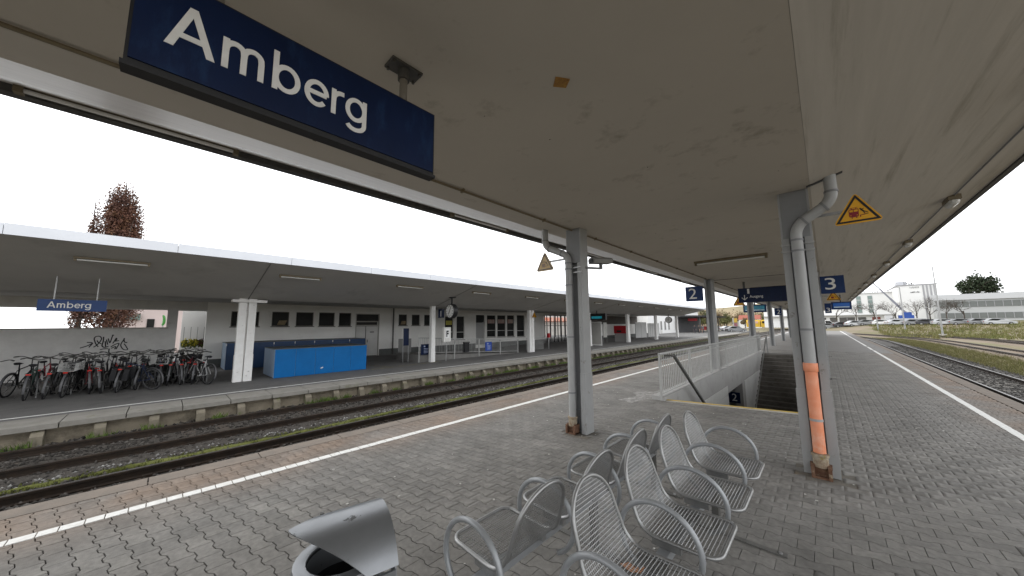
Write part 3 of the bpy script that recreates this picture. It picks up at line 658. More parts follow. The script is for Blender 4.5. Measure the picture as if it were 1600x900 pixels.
seat_fr = MB().tube(loop, .0115, 10, closed=True)
wires = MB(); s = .016
while s < LT-.006:
    p, nrm = at_s(s); hw = halfw(s)
    wires.tube([p+nrm*.003+Vector((0,-hw,0)), p+nrm*.003+Vector((0,hw,0))], .0021, 5, cap=False); s += .0195
y = -.22
while y < .221:
    sl_ = [LT*k/40 for k in range(41) if halfw(LT*k/40) > abs(y)+.002]
    if len(sl_) > 2: wires.tube([at_s(q)[0]-at_s(q)[1]*.002+Vector((0,y,0)) for q in sl_], .0018, 4, cap=False)
    y += .0145
arm = MB(); arm.tube([(.275+.222*cos(a), 0, .475+.205*sin(a)) for a in [radians(-62+ (304)*k/30) for k in range(31)]], .0155, 10)
def bench(label, xb, ysgn, seats, arms, group):
    rz = 0 if ysgn > 0 else pi
    t = thing('bench', label, 'bench', (xb, 0, 0), group)
    sf = wf = af = None
    def place(o, y):
        o.location = (0, y, 0); o.rotation_euler = (0, 0, rz)
    for y in seats:
        if sf is None:
            sf = seat_fr.build('seat', galv, t, True, world=False); ch = wires.build('wire_mesh', galv, sf, True, world=False); place(sf, y); f0, c0_ = sf, ch
        else:
            o = f0.copy(); C.objects.link(o); o.parent = t; place(o, y); c = c0_.copy(); C.objects.link(c); c.parent = o
    for y in arms:
        if af is None: af = arm.build('armrest', armm, t, True, world=False); place(af, y)
        else: o = af.copy(); C.objects.link(o); o.parent = t; place(o, y)
    sgn = ysgn; yc = (arms[0]+arms[-1])/2; hl = (arms[-1]-arms[0])/2+.03
    def lb(x0, x1, y0, y1, z0, z1, nm, mt):
        a, b = sorted((sgn*x0, sgn*x1)); return MB().box(a, b, y0, y1, z0, z1).build(nm, mt, t, world=False)
    lb(.245, .305, yc-hl, yc+hl, .345, .395, 'beam', armm)
    for y in seats:
        for dy in (-.2, .2): lb(.20, .36, y+dy-.018, y+dy+.018, .395, .437, 'bracket', galv)
    for y in ((arms[1], arms[-2]) if sgn > 0 else (arms[2], arms[-1])):
        lb(.25, .30, y-.025, y+.025, .012, .345, 'leg', dkmetal); lb(.02, .72, y-.022, y+.022, .004, .012, 'foot_plate', M('foot_steel', (.15,.148,.14), (.11,.108,.10), 12, .6, metal=.3))
        for dx in (.08, .68):
            m_ = MB().lathe([(.0,.022),(.012,.022),(.014,.012)], (sgn*dx, y, 0), 6); m_.build('bolt', galv, t, world=False)
bench('grey wire mesh seat row with arm loops facing the track 3 side', -1.06, 1, [1.70+.62*k for k in range(4)], [1.39+.62*k for k in range(5)], 'wire mesh seat rows')
bench('grey wire mesh seat row with arm loops facing the track 2 edge, by the bin', -1.15, -1, [1.49+.61*k for k in range(4)], [1.18+.61*k for k in range(5)], 'wire mesh seat rows')
# ------------------------------------------------------------------ litter bin
bn = thing('litter_bin', 'scuffed grey steel litter bin with curved hood beside the benches', 'bin', (-1.50, .60, 0))
bc_ = Vector((-1.50, .60, 0)); va = Vector((.20,.98,0)).normalized(); vb = Vector((va.y, -va.x, 0))
def bp_(a, b, z): return bc_+va*a+vb*b+Vector((0,0,z))
def ell(ra, rb, z, n=28, sh=-.032): return [bp_(.86*ra*cos(2*pi*k/n)+sh, .92*rb*sin(2*pi*k/n), z) for k in range(n)]
m_ = MB(); rings = [(.165,.15,.06),(.185,.172,.09),(.188,.175,.73),(.200,.186,.745),(.205,.192,.765),(.200,.186,.782),(.175,.16,.787),(.150,.135,.782),(.145,.13,.765),(.14,.125,.25)]
b0 = 0
for ra, rb, z in rings: m_.v += [tuple(p) for p in ell(ra, rb, z)]
for i in range(len(rings)-1):
    for k in range(28): m_.f.append((i*28+k, i*28+(k+1)%28, (i+1)*28+(k+1)%28, (i+1)*28+k)); m_.m.append(0)
m_.build('body', binm, bn, True)
m_ = MB(); m_.v = [tuple(p) for p in ell(.146,.131,.778)+ell(.138,.123,.35)]; m_.f = [(k, (k+1)%28, 28+(k+1)%28, 28+k) for k in range(28)]+[tuple(range(28, 56))]; m_.m = [0]*29; m_.build('shade_cup', blackrub, bn)  # black cup stands in for the shade inside the bin
m_ = MB(); nt_, th = 22, .004; prof = []
for k in range(nt_+1):
    u = k/nt_; bb = .207-.40*u; z = .785+.134*(1-abs((u-.60)/.60)**3.0 if u < .6 else 1-.55*((u-.6)/.4)**2)
    a0 = -.222+.245*max(0, (bb+.03)/.237)**1.7 if bb > -.03 else -.222+.25*min(1, (-.03-bb)/.16)
    prof.append((bb, z, a0, .135))
vs = []
for off in (0, th):
    for bb, z, a0, a1 in prof:
        q = Vector((bb, z-.6)); q = q*(1-off/q.length); vs += [bp_(a0, q.x, q.y+.6), bp_(a1, q.x, q.y+.6)]
nn = len(prof); fs = []
for k in range(nn-1):
    fs += [(2*k, 2*k+2, 2*k+3, 2*k+1), (2*nn+2*k, 2*nn+2*k+1, 2*nn+2*k+3, 2*nn+2*k+2), (2*k, 2*nn+2*k, 2*nn+2*k+2, 2*k+2), (2*k+1, 2*k+3, 2*nn+2*k+3, 2*nn+2*k+1)]
fs += [(0, 1, 2*nn+1, 2*nn), (2*nn-2, 4*nn-2, 4*nn-1, 2*nn-1)]
m_.add(vs, fs); m_.build('hood', binm, bn, True)
m_ = MB(); m_.obox(bp_(.065, .200, .43), va*.06, vb*.006, (0,0,.34)); m_.build('door', binm, bn)
m_ = MB(); m_.prism([(-.19,-.05),(.2,-.05)]+[(p[0]*.985, p[1]-.79) for p in prof[1:]], bp_(.124, 0, .785), vb, (0,0,1), va*.008); m_.build('end_plate', binm, bn)
m_ = MB()
m_.bar(bp_(-.10,-.155,.77), bp_(-.10,-.12,.905), .012, .012, (1,0,0))
m_.build('hood_support', galv, bn)
# ------------------------------------------------------------------ tracks
bed = MB(); bed.sweep([(-13.0,-1.05),(-5.6,-1.05),(-5.6,-.90),(-6.4,-.875),(-9.3,-.885),(-9.9,-.86),(-12.4,-.88),(-13.0,-.90)], -9, 150)
tag(bed.build('ballast_bed', ballm), kind='structure')
railprof = [(-.065,-.15),(.065,-.15),(.065,-.138),(.012,-.122),(.012,-.045),(.035,-.036),(.035,-.004),(.028,0),(-.028,0),(-.035,-.004),(-.035,-.036),(-.012,-.045),(-.012,-.122),(-.065,-.138)]
def track(label, xs_, z, y0, y1, sl_to, bend=None, segs=1, shiny=False, sm=sleepm):
    t = thing('railway_track', label, 'railway track', (sum(xs_)/2, 0, z), 'railway tracks'); cx = sum(xs_)/2
    for x in xs_:
        m = MB(); m.sweep([(x+a, z+b) for a, b in railprof], y0, y1, segs, bend)
        rail = m.build('rail', railm, t)
        h = MB(); h.sweep([(x-.026, z+.0005), (x+.026, z+.0005), (x+.026, z+.003), (x-.026, z+.003)], y0, y1, segs, bend); h.build('rail_head', railtop if shiny else railm, rail)
    base = None; y = y0+.3
    while y < sl_to:
        if base is None:
            base = MB().box(cx-1.25, cx+1.25, y-.125, y+.125, z-.36, z-.152).build('sleeper', sm, t); yb = y
            f = MB()
            for x in xs_:
                for s in (-1, 1): f.box(x+s*.09-.035, x+s*.09+.035, y-.06, y+.06, z-.152, z-.11)
            fb = f.build('fastening', railm, base)
        else:
            c = base.copy(); C.objects.link(c); c.parent = t; dx = bend(y) if bend else 0; c.location = (dx, y-yb, random.uniform(-.012, .004)); g = fb.copy(); C.objects.link(g); g.parent = c
        y += .62
track('track 2 with dark steel rails beside the paved platform', (-7.4, -8.9), -.72, -9, 150, 70, shiny=True)
track('track 1 with rusty brown rails along the station platform wall', (-10.5, -12.0), -.72, -9, 150, 70)
def stones(name, n, xr, ydist, zf, r0_, r1_, label, cat, cols):
    x = rng.uniform(xr[0], xr[1], n); y = ydist(n)
    keep = np.ones(n, bool)
    for rx in (-7.4,-8.9,-10.5,-12.0, 4.15, 5.65): keep &= np.abs(x-rx) > .085
    x, y = x[keep], y[keep]; n = len(x)
    r = rng.uniform(r0_, r1_, n); o = np.array([(1,0,0),(0,1,0),(-1,0,0),(0,-1,0),(.15,.1,.8),(-.1,.1,-.8)])
    jit = rng.uniform(.6, 1.35, (n, 6, 1)); a = rng.uniform(0, 6.28, n)
    v = o[None]*jit*r[:, None, None]; ca, sa = np.cos(a)[:, None], np.sin(a)[:, None]
    vx = v[:, :, 0]*ca-v[:, :, 1]*sa; vy = v[:, :, 0]*sa+v[:, :, 1]*ca
    vv_ = np.stack([vx+x[:, None], vy+y[:, None], v[:, :, 2]+zf(x, y)[:, None]+r[:, None]*.25], 2)
    f = np.array([(0,1,4),(1,2,4),(2,3,4),(3,0,4),(1,0,5),(2,1,5),(3,2,5),(0,3,5)])
    ff_ = f[None]+(np.arange(n)*6)[:, None, None]
    m = bpy.data.materials.new(name); m.use_nodes = True; N = m.node_tree.nodes; L = m.node_tree.links; b = N['Principled BSDF']; b.inputs['Roughness'].default_value = .95
    at = N.new('ShaderNodeAttribute'); at.attribute_name = 'tint'; rp = N.new('ShaderNodeValToRGB'); e = rp.color_ramp.elements
    e[0].color = (*cols[0], 1); e[1].color = (*cols[-1], 1)
    for i, c in enumerate(cols[1:-1]): e.new(.3+.5*i/max(1, len(cols)-2)).color = (*c, 1)
    L.new(at.outputs['Fac'], rp.inputs[0]); L.new(rp.outputs[0], b.inputs['Base Color'])
    return tag(np_obj(name, vv_.reshape(-1, 3), ff_.reshape(-1, 3), m, None, np.repeat(rng.random(n), 8)), label, cat, kind='stuff')
yd = lambda n: -4+60*rng.random(n)**2.0
stones('ballast_stones', 30000, (-12.95, -6.6), yd, lambda x, y: np.full(len(x), -.875), .018, .05, 'dark brown ballast stones between the rails of tracks 1 and 2', 'ballast', [(.014,.012,.010), (.026,.022,.018), (.04,.034,.029), (.085,.077,.068)])
stones('pale_ballast', 900, (-10.05, -9.72), yd, lambda x, y: np.full(len(x), -.865), .015, .04, 'pale grey broken stones beside the moss strip', 'ballast', [(.09,.085,.08), (.17,.165,.155), (.30,.295,.28)])
# moss strip and tufts
def tufts(name, pts, h, n, mt, label, cat, spread=.06, wid=.012):
    vs, fs = [], []
    for (x, y, z) in pts:
        for _ in range(n):
            a = random.random()*6.28; r = random.random()*spread; bx, by = x+r*cos(a), y+r*sin(a); hh = h*random.uniform(.5, 1.2)
            l = random.uniform(.1, .7)*hh; a2 = random.random()*6.28; dx, dy = wid*cos(a+1.57), wid*sin(a+1.57); b = len(vs)
            mx_, my_ = bx+l*.4*cos(a2), by+l*.4*sin(a2)
            vs += [(bx-dx, by-dy, z), (bx+dx, by+dy, z), (mx_+dx*.7, my_+dy*.7, z+hh*.6), (mx_-dx*.7, my_-dy*.7, z+hh*.6), (bx+l*cos(a2), by+l*sin(a2), z+hh)]
            fs += [(b, b+1, b+2), (b, b+2, b+3), (b+3, b+2, b+4)]
    return tag(np_obj(name, np.array(vs), np.array(fs), mt), label, cat, kind='stuff')
ms = []
mv, mf = [], []; NY = 260
for j in range(NY+1):
    y = -5+70*(j/NY)**1.4; wl = max(.02, .10+.07*sin(y*2.1)+.06*sin(y*5.3+1)+random.uniform(-.05,.05)); cx = -9.55+.06*sin(y*.9)
    for i in range(6):
        u = i/5; mv.append((cx-wl+2*wl*u, y, -.90+.075*sin(pi*u)*random.uniform(.7, 1.3)))
for j in range(NY):
    for i in range(5): mf.append((j*6+i, j*6+i+1, (j+1)*6+i+1, (j+1)*6+i))
tag(np_obj('moss_strip', np.array(mv), np.array(mf), mossm), 'bright green moss strip between track 1 and track 2', 'moss', kind='stuff')
tufts('moss_tufts', [(-9.55+random.gauss(0, .09), -4+44*random.random()**1.6, -.86) for _ in range(2600)], .045, 4, mossm, 'short moss and grass tufts growing on the moss strip', 'moss', .05, .008)
tufts('wall_weeds', [(-12.72+random.uniform(-.12, .18), y0_+random.gauss(0, .10), -.90) for y0_ in [random.uniform(-4, 40) for _ in range(64)] for _ in range(11)], .19, 7, weedm, 'green weeds along the foot of the station platform wall', 'weeds', .09, .010)
tufts('far_wall_weeds', [(-12.7+random.uniform(-.2, .25), random.uniform(18, 75), -.90) for _ in range(700)], .16, 5, weedm, 'green grass lining the far platform wall and track', 'weeds', .14, .016)
# ------------------------------------------------------------------ station platform
SZ = -.42
sp = tag(MB().box(-40, -13.95, -14, 110, -1.2, SZ).build('station_platform', asph), kind='structure')
cb = MB().box(-13.95, -12.85, -.49, .49, SZ-.11, SZ+.004).build('coping_slab', mosscon, sp); cb.location.y = -12
for k in range(1, 96):
    c = cb.copy(); C.objects.link(c); c.parent = sp; c.location = (0, -12+k, random.uniform(-.004, .004))
MB().box(-13.2, -13.02, -14, 110, -1.05, SZ-.112).build('retaining_wall', wallpan, sp)
pst = MB(); pst.prism([(-13.04,-1.0),(-12.72,-1.0),(-12.78,-.66),(-12.93,SZ-.112),(-13.04,SZ-.112)], (0,-.09,0), (1,0,0), (0,0,1), (0,.18,0))
pst = pst.build('wall_post', postm, sp); pst.location.y = -8.81
for k in range(1, 100):
    c = pst.copy(); C.objects.link(c); c.parent = sp; c.location.y = -8.81+.88*k
MB().box(-14.33, -14.24, -14, 100, SZ+.002, SZ+.006).build('white_line', whiteline, sp)
fy = M('faded_yellow', (.30,.25,.07), (.16,.145,.09), 3, .9, c3=(.10,.098,.09), c3scale=5, c3lo=.45, c3hi=.6)
m_ = MB(); m_.obox((-16.6, 9.3, SZ+.004), (-.25, 2.2, 0), (.04,.005,0), (0,0,.002)); m_.obox((-17.6, 8.0, SZ+.004), (.9, .25, 0), (-.01,.04,0), (0,0,.002)); m_.build('yellow_marking', fy, sp)
# ------------------------------------------------------------------ station canopy
sc = thing('station_canopy', 'long station canopy with pale metal edge and dark sloping soffit', 'canopy', (-17, 0, SZ))
SE = 57.0
MB().sweep([(-17.0,2.83),(-13.05,3.80),(-13.05,4.0),(-24.3,4.05),(-24.3,3.06),(-17.0,3.06)], -12, SE).build('roof_slab', stceil, sc)
fp = MB().box(-13.05, -13.0, -1.355, 1.355, 3.80, 4.06).build('fascia_panel', fasciam, sc); fp.location.y = -9.43
for k in range(1, 25):
    c = fp.copy(); C.objects.link(c); c.parent = sc; c.location.y = -9.43+2.72*k
MB().box(-24.2, -13.0, SE, SE+.05, 3.8, 4.06).build('end_fascia', fasciam, sc)
for k in range(7): MB().bar((-16.95, 2.25+8.87*k, 2.838), (-13.1, 2.25+8.87*k, 3.784), .03, .012).build('soffit_joint', M('soffit_joint', (.20,.195,.185), None, rough=.9), sc)
def stcol(y, single=False):
    m = MB(); x0, x1 = -17.08, -16.84
    for (a, b) in (((0, .25),) if single else ((0, .25), (.31, .56))):
        m.box(x0, x1, y+a, y+b, SZ, 2.85); m.box(x0-.012, x1+.012, y+a-.012, y+b+.012, SZ, .62)
    if not single: m.box(x0+.06, x1-.12, y+.25, y+.31, SZ, 2.85)
    return m.build('column', stcolm, sc)
for k in range(7): stcol(1.97+8.87*k, k == 1)
MB().box(-17.2, -16.7, 1.75, 2.85, 2.70, 2.80).build('capital', stcolm, sc)
for k in range(13):
    y = -1.77+4.45*k
    tube_lamp((-14.0, y, 3.545), (-14.0, y+1.35, 3.545), 'brown tube lamp under the station canopy, %s from the left' % (['first','second','third','fourth','fifth','sixth','seventh','eighth','ninth','tenth','eleventh','twelfth','thirteenth'][k]), 'station canopy lamps', wdt=.13)
# ------------------------------------------------------------------ station building
def wall_open(x0, x1, y0, y1, z0, z1, ops):
    m = MB(); ysb = sorted({y0, y1, *[v for o in ops for v in o[:2] if y0 < v < y1]}); zsb = sorted({z0, z1, *[v for o in ops for v in o[2:] if z0 < v < z1]})
    for a, b in zip(ysb[:-1], ysb[1:]):
        z = None
        for c, d_ in zip(zsb[:-1], zsb[1:]):
            solid = not any(o[0] <= (a+b)/2 <= o[1] and o[2] <= (c+d_)/2 <= o[3] for o in ops)
            if solid:
                if z is None: z = c
                ze = d_
            if (not solid or d_ == zsb[-1]) and z is not None: m.box(x0, x1, a, b, z, ze); z = None
    return m
sbd = thing('station_building', 'white station building with plinth, small high windows and glazed entrance', 'station building', (-24, 15, SZ))
WX = -23.9
wins = [(2.5,3.75,1.75,2.60),(4.36,5.23,1.75,2.62),(5.6,6.57,1.74,2.62),(6.88,7.83,1.73,2.63),(8.1,8.9,1.72,2.63),(12.42,13.12,1.74,2.60),(13.54,14.25,1.74,2.60),(14.66,15.46,1.73,2.60),(16.7,17.6,.5,2.53),(17.95,18.85,.46,2.54),(21.6,22.8,.55,2.70),(23.0,24.2,.52,2.72),(24.4,25.5,.5,2.74),(25.9,27.15,.45,2.77)]
drs = [(9.2,10.9,SZ,2.60),(20.2,21.3,SZ+.3,2.68)]
ent = (30.6, 38.0, SZ, 2.85)
wall_open(WX-.35, WX, 1.5, 62.0, SZ-.2, 3.5, wins+drs+[ent]).build('wall', stwall, sbd)
pl_ = MB()
for a, b in ((1.5, 9.15), (10.95, 20.15), (21.35, 30.55), (38.05, 62.0)): pl_.box(WX, WX+.03, a, b, SZ, .03)
pl_.build('plinth', plinthm, sbd)
for (a, b, c, d_) in wins:
    f = MB(); x = WX-.06; t = .045
    f.box(x-.05, x, a, a+t, c, d_).box(x-.05, x, b-t, b, c, d_).box(x-.05, x, a+t, b-t, d_-t, d_).box(x-.05, x, a+t, b-t, c, c+t)
    if d_-c > 1.2: f.box(x-.05, x, a+t, b-t, c+.62, c+.67)
    wf_ = f.build('window', framem if d_-c > 1.2 else M('frame_dark', (.11,.10,.085), None, rough=.6), sbd)
    MB().box(x-.03, x-.02, a+t, b-t, c+t, d_-t).build('pane', glassm, wf_)
    MB().box(x-.0, WX+.05, a-.05, b+.05, c-.05, c-.005).build('sill', M('sill_dark', (.10,.095,.085), None, rough=.7), wf_)
    if d_-c > 1.2:
        MB().box(x-.019, x-.014, a+.15, b-.12, c+(d_-c)*.62, c+(d_-c)*.80).build('reflection_sign', M('win_sign', (.34,.16,.13), (.45,.40,.36), 2, .5) if a > 20 else M('win_yellow', (.45,.40,.06), None, rough=.5), wf_) if a < 25 and a != 17.95 else None
    elif int(a*10) % 3 == 1:
        MB().obox((x-.018, (a+b)/2+.1, c+.22), (.002,0,0), (0,.2,0), (0,.05,.13)).build('curtain', M('curtain', (.34,.27,.16), (.20,.15,.09), 9, .9), wf_)
a, b, c, d_ = drs[0]
dr = MB().box(WX-.1, WX-.05, a+.78, b-.06, c+.03, 1.70).box(WX-.1, WX-.05, a+.06, a+.72, c+.03, 1.70).build('door', M('door_white', (.60,.59,.57), (.54,.53,.51), 2, .5), sbd)
MB().box(WX-.05, WX-.02, a+.86, a+.90, .55, .75).build('handle', dkmetal, dr)
MB().box(WX-.048, WX-.042, a+1.05, b-.35, 1.25, 1.32).build('door_plate', dkmetal, dr)
f = MB().box(WX-.12, WX+.02, a, a+.06, c, d_).box(WX-.12, WX+.02, b-.06, b, c, d_).box(WX-.12, WX+.02, a+.06, b-.06, 1.72, 1.80).box(WX-.12, WX+.02, a+.06, b-.06, 2.0, 2.08).box(WX-.12, WX+.02, a+.06, b-.06, d_-.05, d_).build('door_frame', M('frame_beige', (.40,.385,.35), None, rough=.6), sbd)
MB().box(WX-.08, WX-.07, a+.06, b-.06, 2.08, d_-.05).build('transom_pane', glassm, f)
a, b, c, d_ = drs[1]; MB().box(WX-.1, WX-.05, a+.05, b-.05, c, 1.95).build('door', M('door_grey', (.30,.30,.295), None, rough=.5), sbd); MB().box(WX-.1, WX-.05, a+.05, b-.05, 1.97, d_).build('transom_pane', glassm, sbd)
MB().tube([(WX+.06, 11.97, SZ), (WX+.06, 11.97, 3.05)], .05, 10).build('downpipe', M('pipe_dark', (.09,.085,.08), None, rough=.6), sbd)
# entrance hall
MB().box(-24.9, -24.6, 1.6, 30.1, SZ, 3.2).build('dark_backing', M('inner_dark', (.05,.048,.045), None, rough=.9), sbd)  # dark backing added to block sky showing through door and window gaps
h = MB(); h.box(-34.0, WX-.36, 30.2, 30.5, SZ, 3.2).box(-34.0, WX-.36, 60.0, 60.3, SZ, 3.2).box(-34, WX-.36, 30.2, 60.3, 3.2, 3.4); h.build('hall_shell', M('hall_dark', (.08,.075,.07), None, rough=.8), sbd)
gl = MB()
for k in range(11): y = 30.6+7.4*k/10; gl.box(WX-.2, WX-.12, y-.04, y+.04, SZ, 2.85)
for z in (1.55, 2.05, 2.78): gl.box(WX-.19, WX-.13, 30.6, 38.0, z, z+.06)
gl.build('entrance_frame', M('frame_black', (.025,.025,.025), None, rough=.5), sbd)
for k in range(11): 
    y = 42.0+15*k/10; MB().box(-33.9, -33.8, y-.07, y+.07, SZ, 3.2).build('rear_mullion', M('frame_black', (.025,.025,.025), None), sbd)
MB().box(-44.2, -44.0, 55.0, 70.0, 2.3, 3.3).build('orange_shop_band', M('shop_orange', (.62,.13,.05), (.66,.5,.42), 1.2, .5), sbd)
MB().box(-45.2, -45.0, 48, 88, -1, 5.5).build('street_facade', M('street_white', (.62,.60,.57), (.45,.43,.41), .8, .8), sbd)
MB().box(-24.4, WX+.02, 40.5, 57.0, 1.7, 2.95).build('upper_panel', M('panel_brown', (.14,.125,.11), (.11,.10,.09), 1, .8), sbd)
# garden wall with long slot and doorway
gw = thing('brick_wall', 'pale painted brick wall with long open slot and black graffiti behind the bicycles', 'wall', (-24, -4, SZ))
wall_open(WX-.25, WX, -12, 1.5, SZ-.2, 3.3, [(-5.2, .04, 1.74, 2.60), (.42, 1.49, SZ-.1, 2.58)]).build('wall', brickw, gw)
m_ = MB(); m_.box(WX-.28, WX+.01, -5.3, .12, 1.68, 1.737); m_.build('slot_sill', conc_light, gw)
gpx = [[(175,222),(240,225),(200,272)],[(118,276),(190,255),(236,228)],[(240,190),(248,166),(290,160),(316,185),(300,225),(262,262),(244,272)],[(240,190),(262,240),(290,270)],[(270,205),(285,228),(318,240)],[(330,170),(334,215),(322,262),(350,280),(390,268)],[(352,215),(362,270)],[(362,198),(380,250)],[(378,188),(400,245),(420,150),(430,160)],[(430,240),(462,180),(466,205),(440,220),(490,212)],[(415,275),(450,250),(500,235),(470,300)],[(540,188),(545,230),(578,235)],[(545,190),(505,262),(548,310),(598,312),(560,260),(545,245)],[(420,290),(470,265),(455,300)],[(310,298),(350,290),(388,292)],[(400,290),(400,330),(420,345)]]
g_ = MB()
for pl in gpx:
    pts = [Vector((WX+.004, -2.2+((x/6.43+110)-145)*.0188, 1.37-((y/6.43+500)-525)*.0288)) for x, y in pl]
    pts = fillet(pts, .12, 4) if len(pts) > 2 else pts
    g_.tube(pts, .022, 6, flat=1)
for i, v in enumerate(g_.v): g_.v[i] = (WX+.002+(v[0]-WX)*.06+.003, v[1], v[2])
g_.build('graffiti', blackm, gw)
rw = thing('white_wall', 'bright white return wall standing behind the open doorway', 'wall', (-25.4, 1.4, SZ)); MB().box(-25.7, -25.45, .62, 3.0, SZ, 2.75).build('wall', M('white_fresh', (.74,.74,.73), (.68,.68,.67), 1, .8), rw)
# flower rack in the doorway
fr = thing('flower_rack', 'metal rack with two shelves of yellow and dark flowers in the doorway', 'plant stand', (-24.7, 1.05, SZ))
for y in (.72, .98, 1.24, 1.5): MB().box(-24.82, -24.79, y-.012, y+.012, SZ, 1.75).build('rod', galv, fr)
for z in (.58, -.12): MB().box(-24.85, -24.5, .66, 1.56, z, z+.04).build('shelf', M('shelf', (.55,.55,.5), None, rough=.6), fr)
def leafball(m, c, r, n, s):
    for _ in range(n):
        d_ = Vector((random.gauss(0,1), random.gauss(0,1), random.gauss(0,1))).normalized()*random.random()**.4; p = Vector(c)+Vector((d_.x*r[0], d_.y*r[1], d_.z*r[2]))
        a = Vector((random.gauss(0,1), random.gauss(0,1), random.gauss(0,1))).normalized(); b = a.orthogonal().normalized(); m.add([p-a*s-b*s*.6, p+a*s-b*s*.6, p+a*s*.7+b*s, p-a*s*.7+b*s], [(0,1,2,3)])
for k, y in enumerate((.78, .98, 1.18, 1.4)):
    q = MB(); leafball(q, (-24.65, y, .86), (.15,.15,.24), 170, .035); q.build('leaves', M('plant_green', (.05,.075,.015), (.10,.12,.02), 9, .7), fr)
    q = MB(); leafball(q, (-24.6, y, .92), (.16,.14,.22), 60, .03); q.build('flowers', M('flower_yellow', (.45,.38,.03), None, rough=.7) if k < 3 else M('flower_dark', (.10,.02,.04), None), fr)
    q = MB(); leafball(q, (-24.65, y, .12), (.16,.15,.2), 120, .035); q.build('leaves', M('plant_dark', (.025,.035,.015), (.05,.03,.03), 9, .7), fr)
# ------------------------------------------------------------------ bike lockers
def lockers(name, label, x0, x1, y0, y1, z1, n, front):
    t = thing(name, label, 'bike lockers', ((x0+x1)/2, (y0+y1)/2, SZ), 'bicycle lockers'); w_ = (y1-y0)/n
    MB().box(x0, x1-.02, y0+.002, y1-.002, SZ+.02, z1-.03).build('carcass', lockl, t)
    MB().box(x0-.02, x1+.01, y0-.01, y1+.01, z1-.03, z1).build('top', lockt, t)
    for k in range(n):
        p = MB().box(x1-.02, x1, y0+k*w_+.006, y0+(k+1)*w_-.006, SZ+.01, z1-.03).build('panel', lockm if front else lockd, t)
        if not front: MB().box(x1, x1+.015, y0+k*w_-.02, y0+k*w_+.02, z1-.16, z1-.05).build('corner_clip', whitem, p)
lockers('bike_locker', 'bright blue row of steel bike lockers at the platform edge', -18.85, -16.75, 3.25, 7.05, .79, 5, True)
lockers('bike_locker', 'darker blue row of bike lockers against the station wall', -23.6, -21.9, 2.2, 9.1, .93, 7, False)
m_ = MB(); m_.obox((-16.745, 5.05, -.15), (0,.05,.02), (.002,0,0), (0,-.01,.02)); tag(m_.build('sticker', whitem), 'tiny white torn sticker on the blue locker front', 'sticker')
# ------------------------------------------------------------------ station furniture
t = thing('station_clock', 'round white double faced station clock hanging from the station canopy', 'clock', (-15.2, 11.07, 3.3))
MB().tube([(-15.2, 10.93, 2.51), (-15.2, 11.21, 2.51)], .40, 28).build('case', blackm, t, True)
for y in (10.925, 11.215): MB().tube([(-15.2, y-.004, 2.51), (-15.2, y+.004, 2.51)], .355, 28).build('face', M('clock_white', (.75,.75,.73), None, rough=.4), t)
m_ = MB()
for k in range(12):
    a = k*pi/6; m_.obox((-15.2+.29*sin(a), 10.918, 2.51+.29*cos(a)), Vector((cos(a),0,-sin(a)))*.014, (0,.003,0), Vector((sin(a),0,cos(a)))*.045)
m_.build('hour_mark', blackm, t); m_ = MB()
for a, L_, w_ in ((radians(205), .20, .024), (radians(30), .28, .018)): m_.obox((-15.2+L_/2*sin(a), 10.912, 2.51+L_/2*cos(a)), Vector((cos(a),0,-sin(a)))*w_, (0,.003,0), Vector((sin(a),0,cos(a)))*L_/2)
m_.build('hand', blackm, t)
m_ = MB().tube([(-15.2, 11.07, 2.9), (-15.2, 11.07, 3.27)], .045, 10); m_.box(-15.36, -15.04, 10.9, 11.24, 3.25, 3.29); m_.build('hanger', blackm, t)
t = thing('town_sign', 'small blue Amberg sign hanging from the station canopy above the bicycles', 'sign', (-15.6, -1.9, 2.2))
MB().box(-15.64, -15.58, -2.46, -1.25, 2.20, 2.53).build('panel', M('sign_blue_bright', (.010,.045,.17), (.008,.038,.14), 3, .4), t)
amberg(t, (-15.58, -2.30, 2.29), .18, .76)
for y in (-2.2, -1.45): MB().tube([(-15.61, y, 2.5), (-15.61, y, 3.2)], .018, 8).build('hanger', galv, t)
t = thing('platform_number_board', 'dark blue board with number 1 on the second station column', 'sign', (-16.8, 11.5, 2.16)); MB().box(-16.84, -16.30, 11.28, 11.33, 2.16, 2.67).build('panel', bluem, t); text_fit('1', whitem, t, (-16.62, 11.28, 2.24), FX, FZ, .09, .34)
t = thing('post_box', 'white wall box with a black letter F beside the second station column', 'box', (-16.75, 11.6, .7)); MB().box(-16.84, -16.62, 11.55, 12.06, .73, 1.60).build('case', M('white_box', (.70,.69,.66), None, rough=.5), t); MB().box(-16.62, -16.61, 11.66, 11.95, .95, 1.5).build('notice', M('notice_white', (.85,.85,.84), None, rough=.5), t); text_fit('F', blackm, t, (-16.61, 11.72, 1.02), (0,1,0), FZ, .17, .38, bold=.05)
MB().tube([(-16.73, 11.8, SZ), (-16.73, 11.8, .73)], .03, 8).build('post', galv, t)
def panel_post(name, label, cat, x, y, z0, z1, w_, mt, face='x'):
    t = thing(name, label, cat, (x, y, SZ))
    for s in (-1, 1): MB().tube([(x, y+s*w_/2, SZ), (x, y+s*w_/2, z1)], .022, 8).build('post', galv, t)
    MB().box(x-.03, x+.03, y-w_/2, y+w_/2, z0, z1).build('panel', mt, t); return t
panel_post('information_pillar', 'narrow dark blue information panel on posts beside the ramp', 'sign', -18.05, 9.87, .55, 1.56, .34, bluem)
panel_post('grey_cabinet', 'grey metal ticket cabinet at the foot of the ramp', 'cabinet', -20.6, 11.2, SZ+.02, .85, .9, M('cabinet_grey', (.20,.20,.195), None, rough=.5))
rb = thing('ramp', 'sloping concrete wheelchair ramp with picket railing along the station wall', 'ramp', (-17.4, 14, SZ))
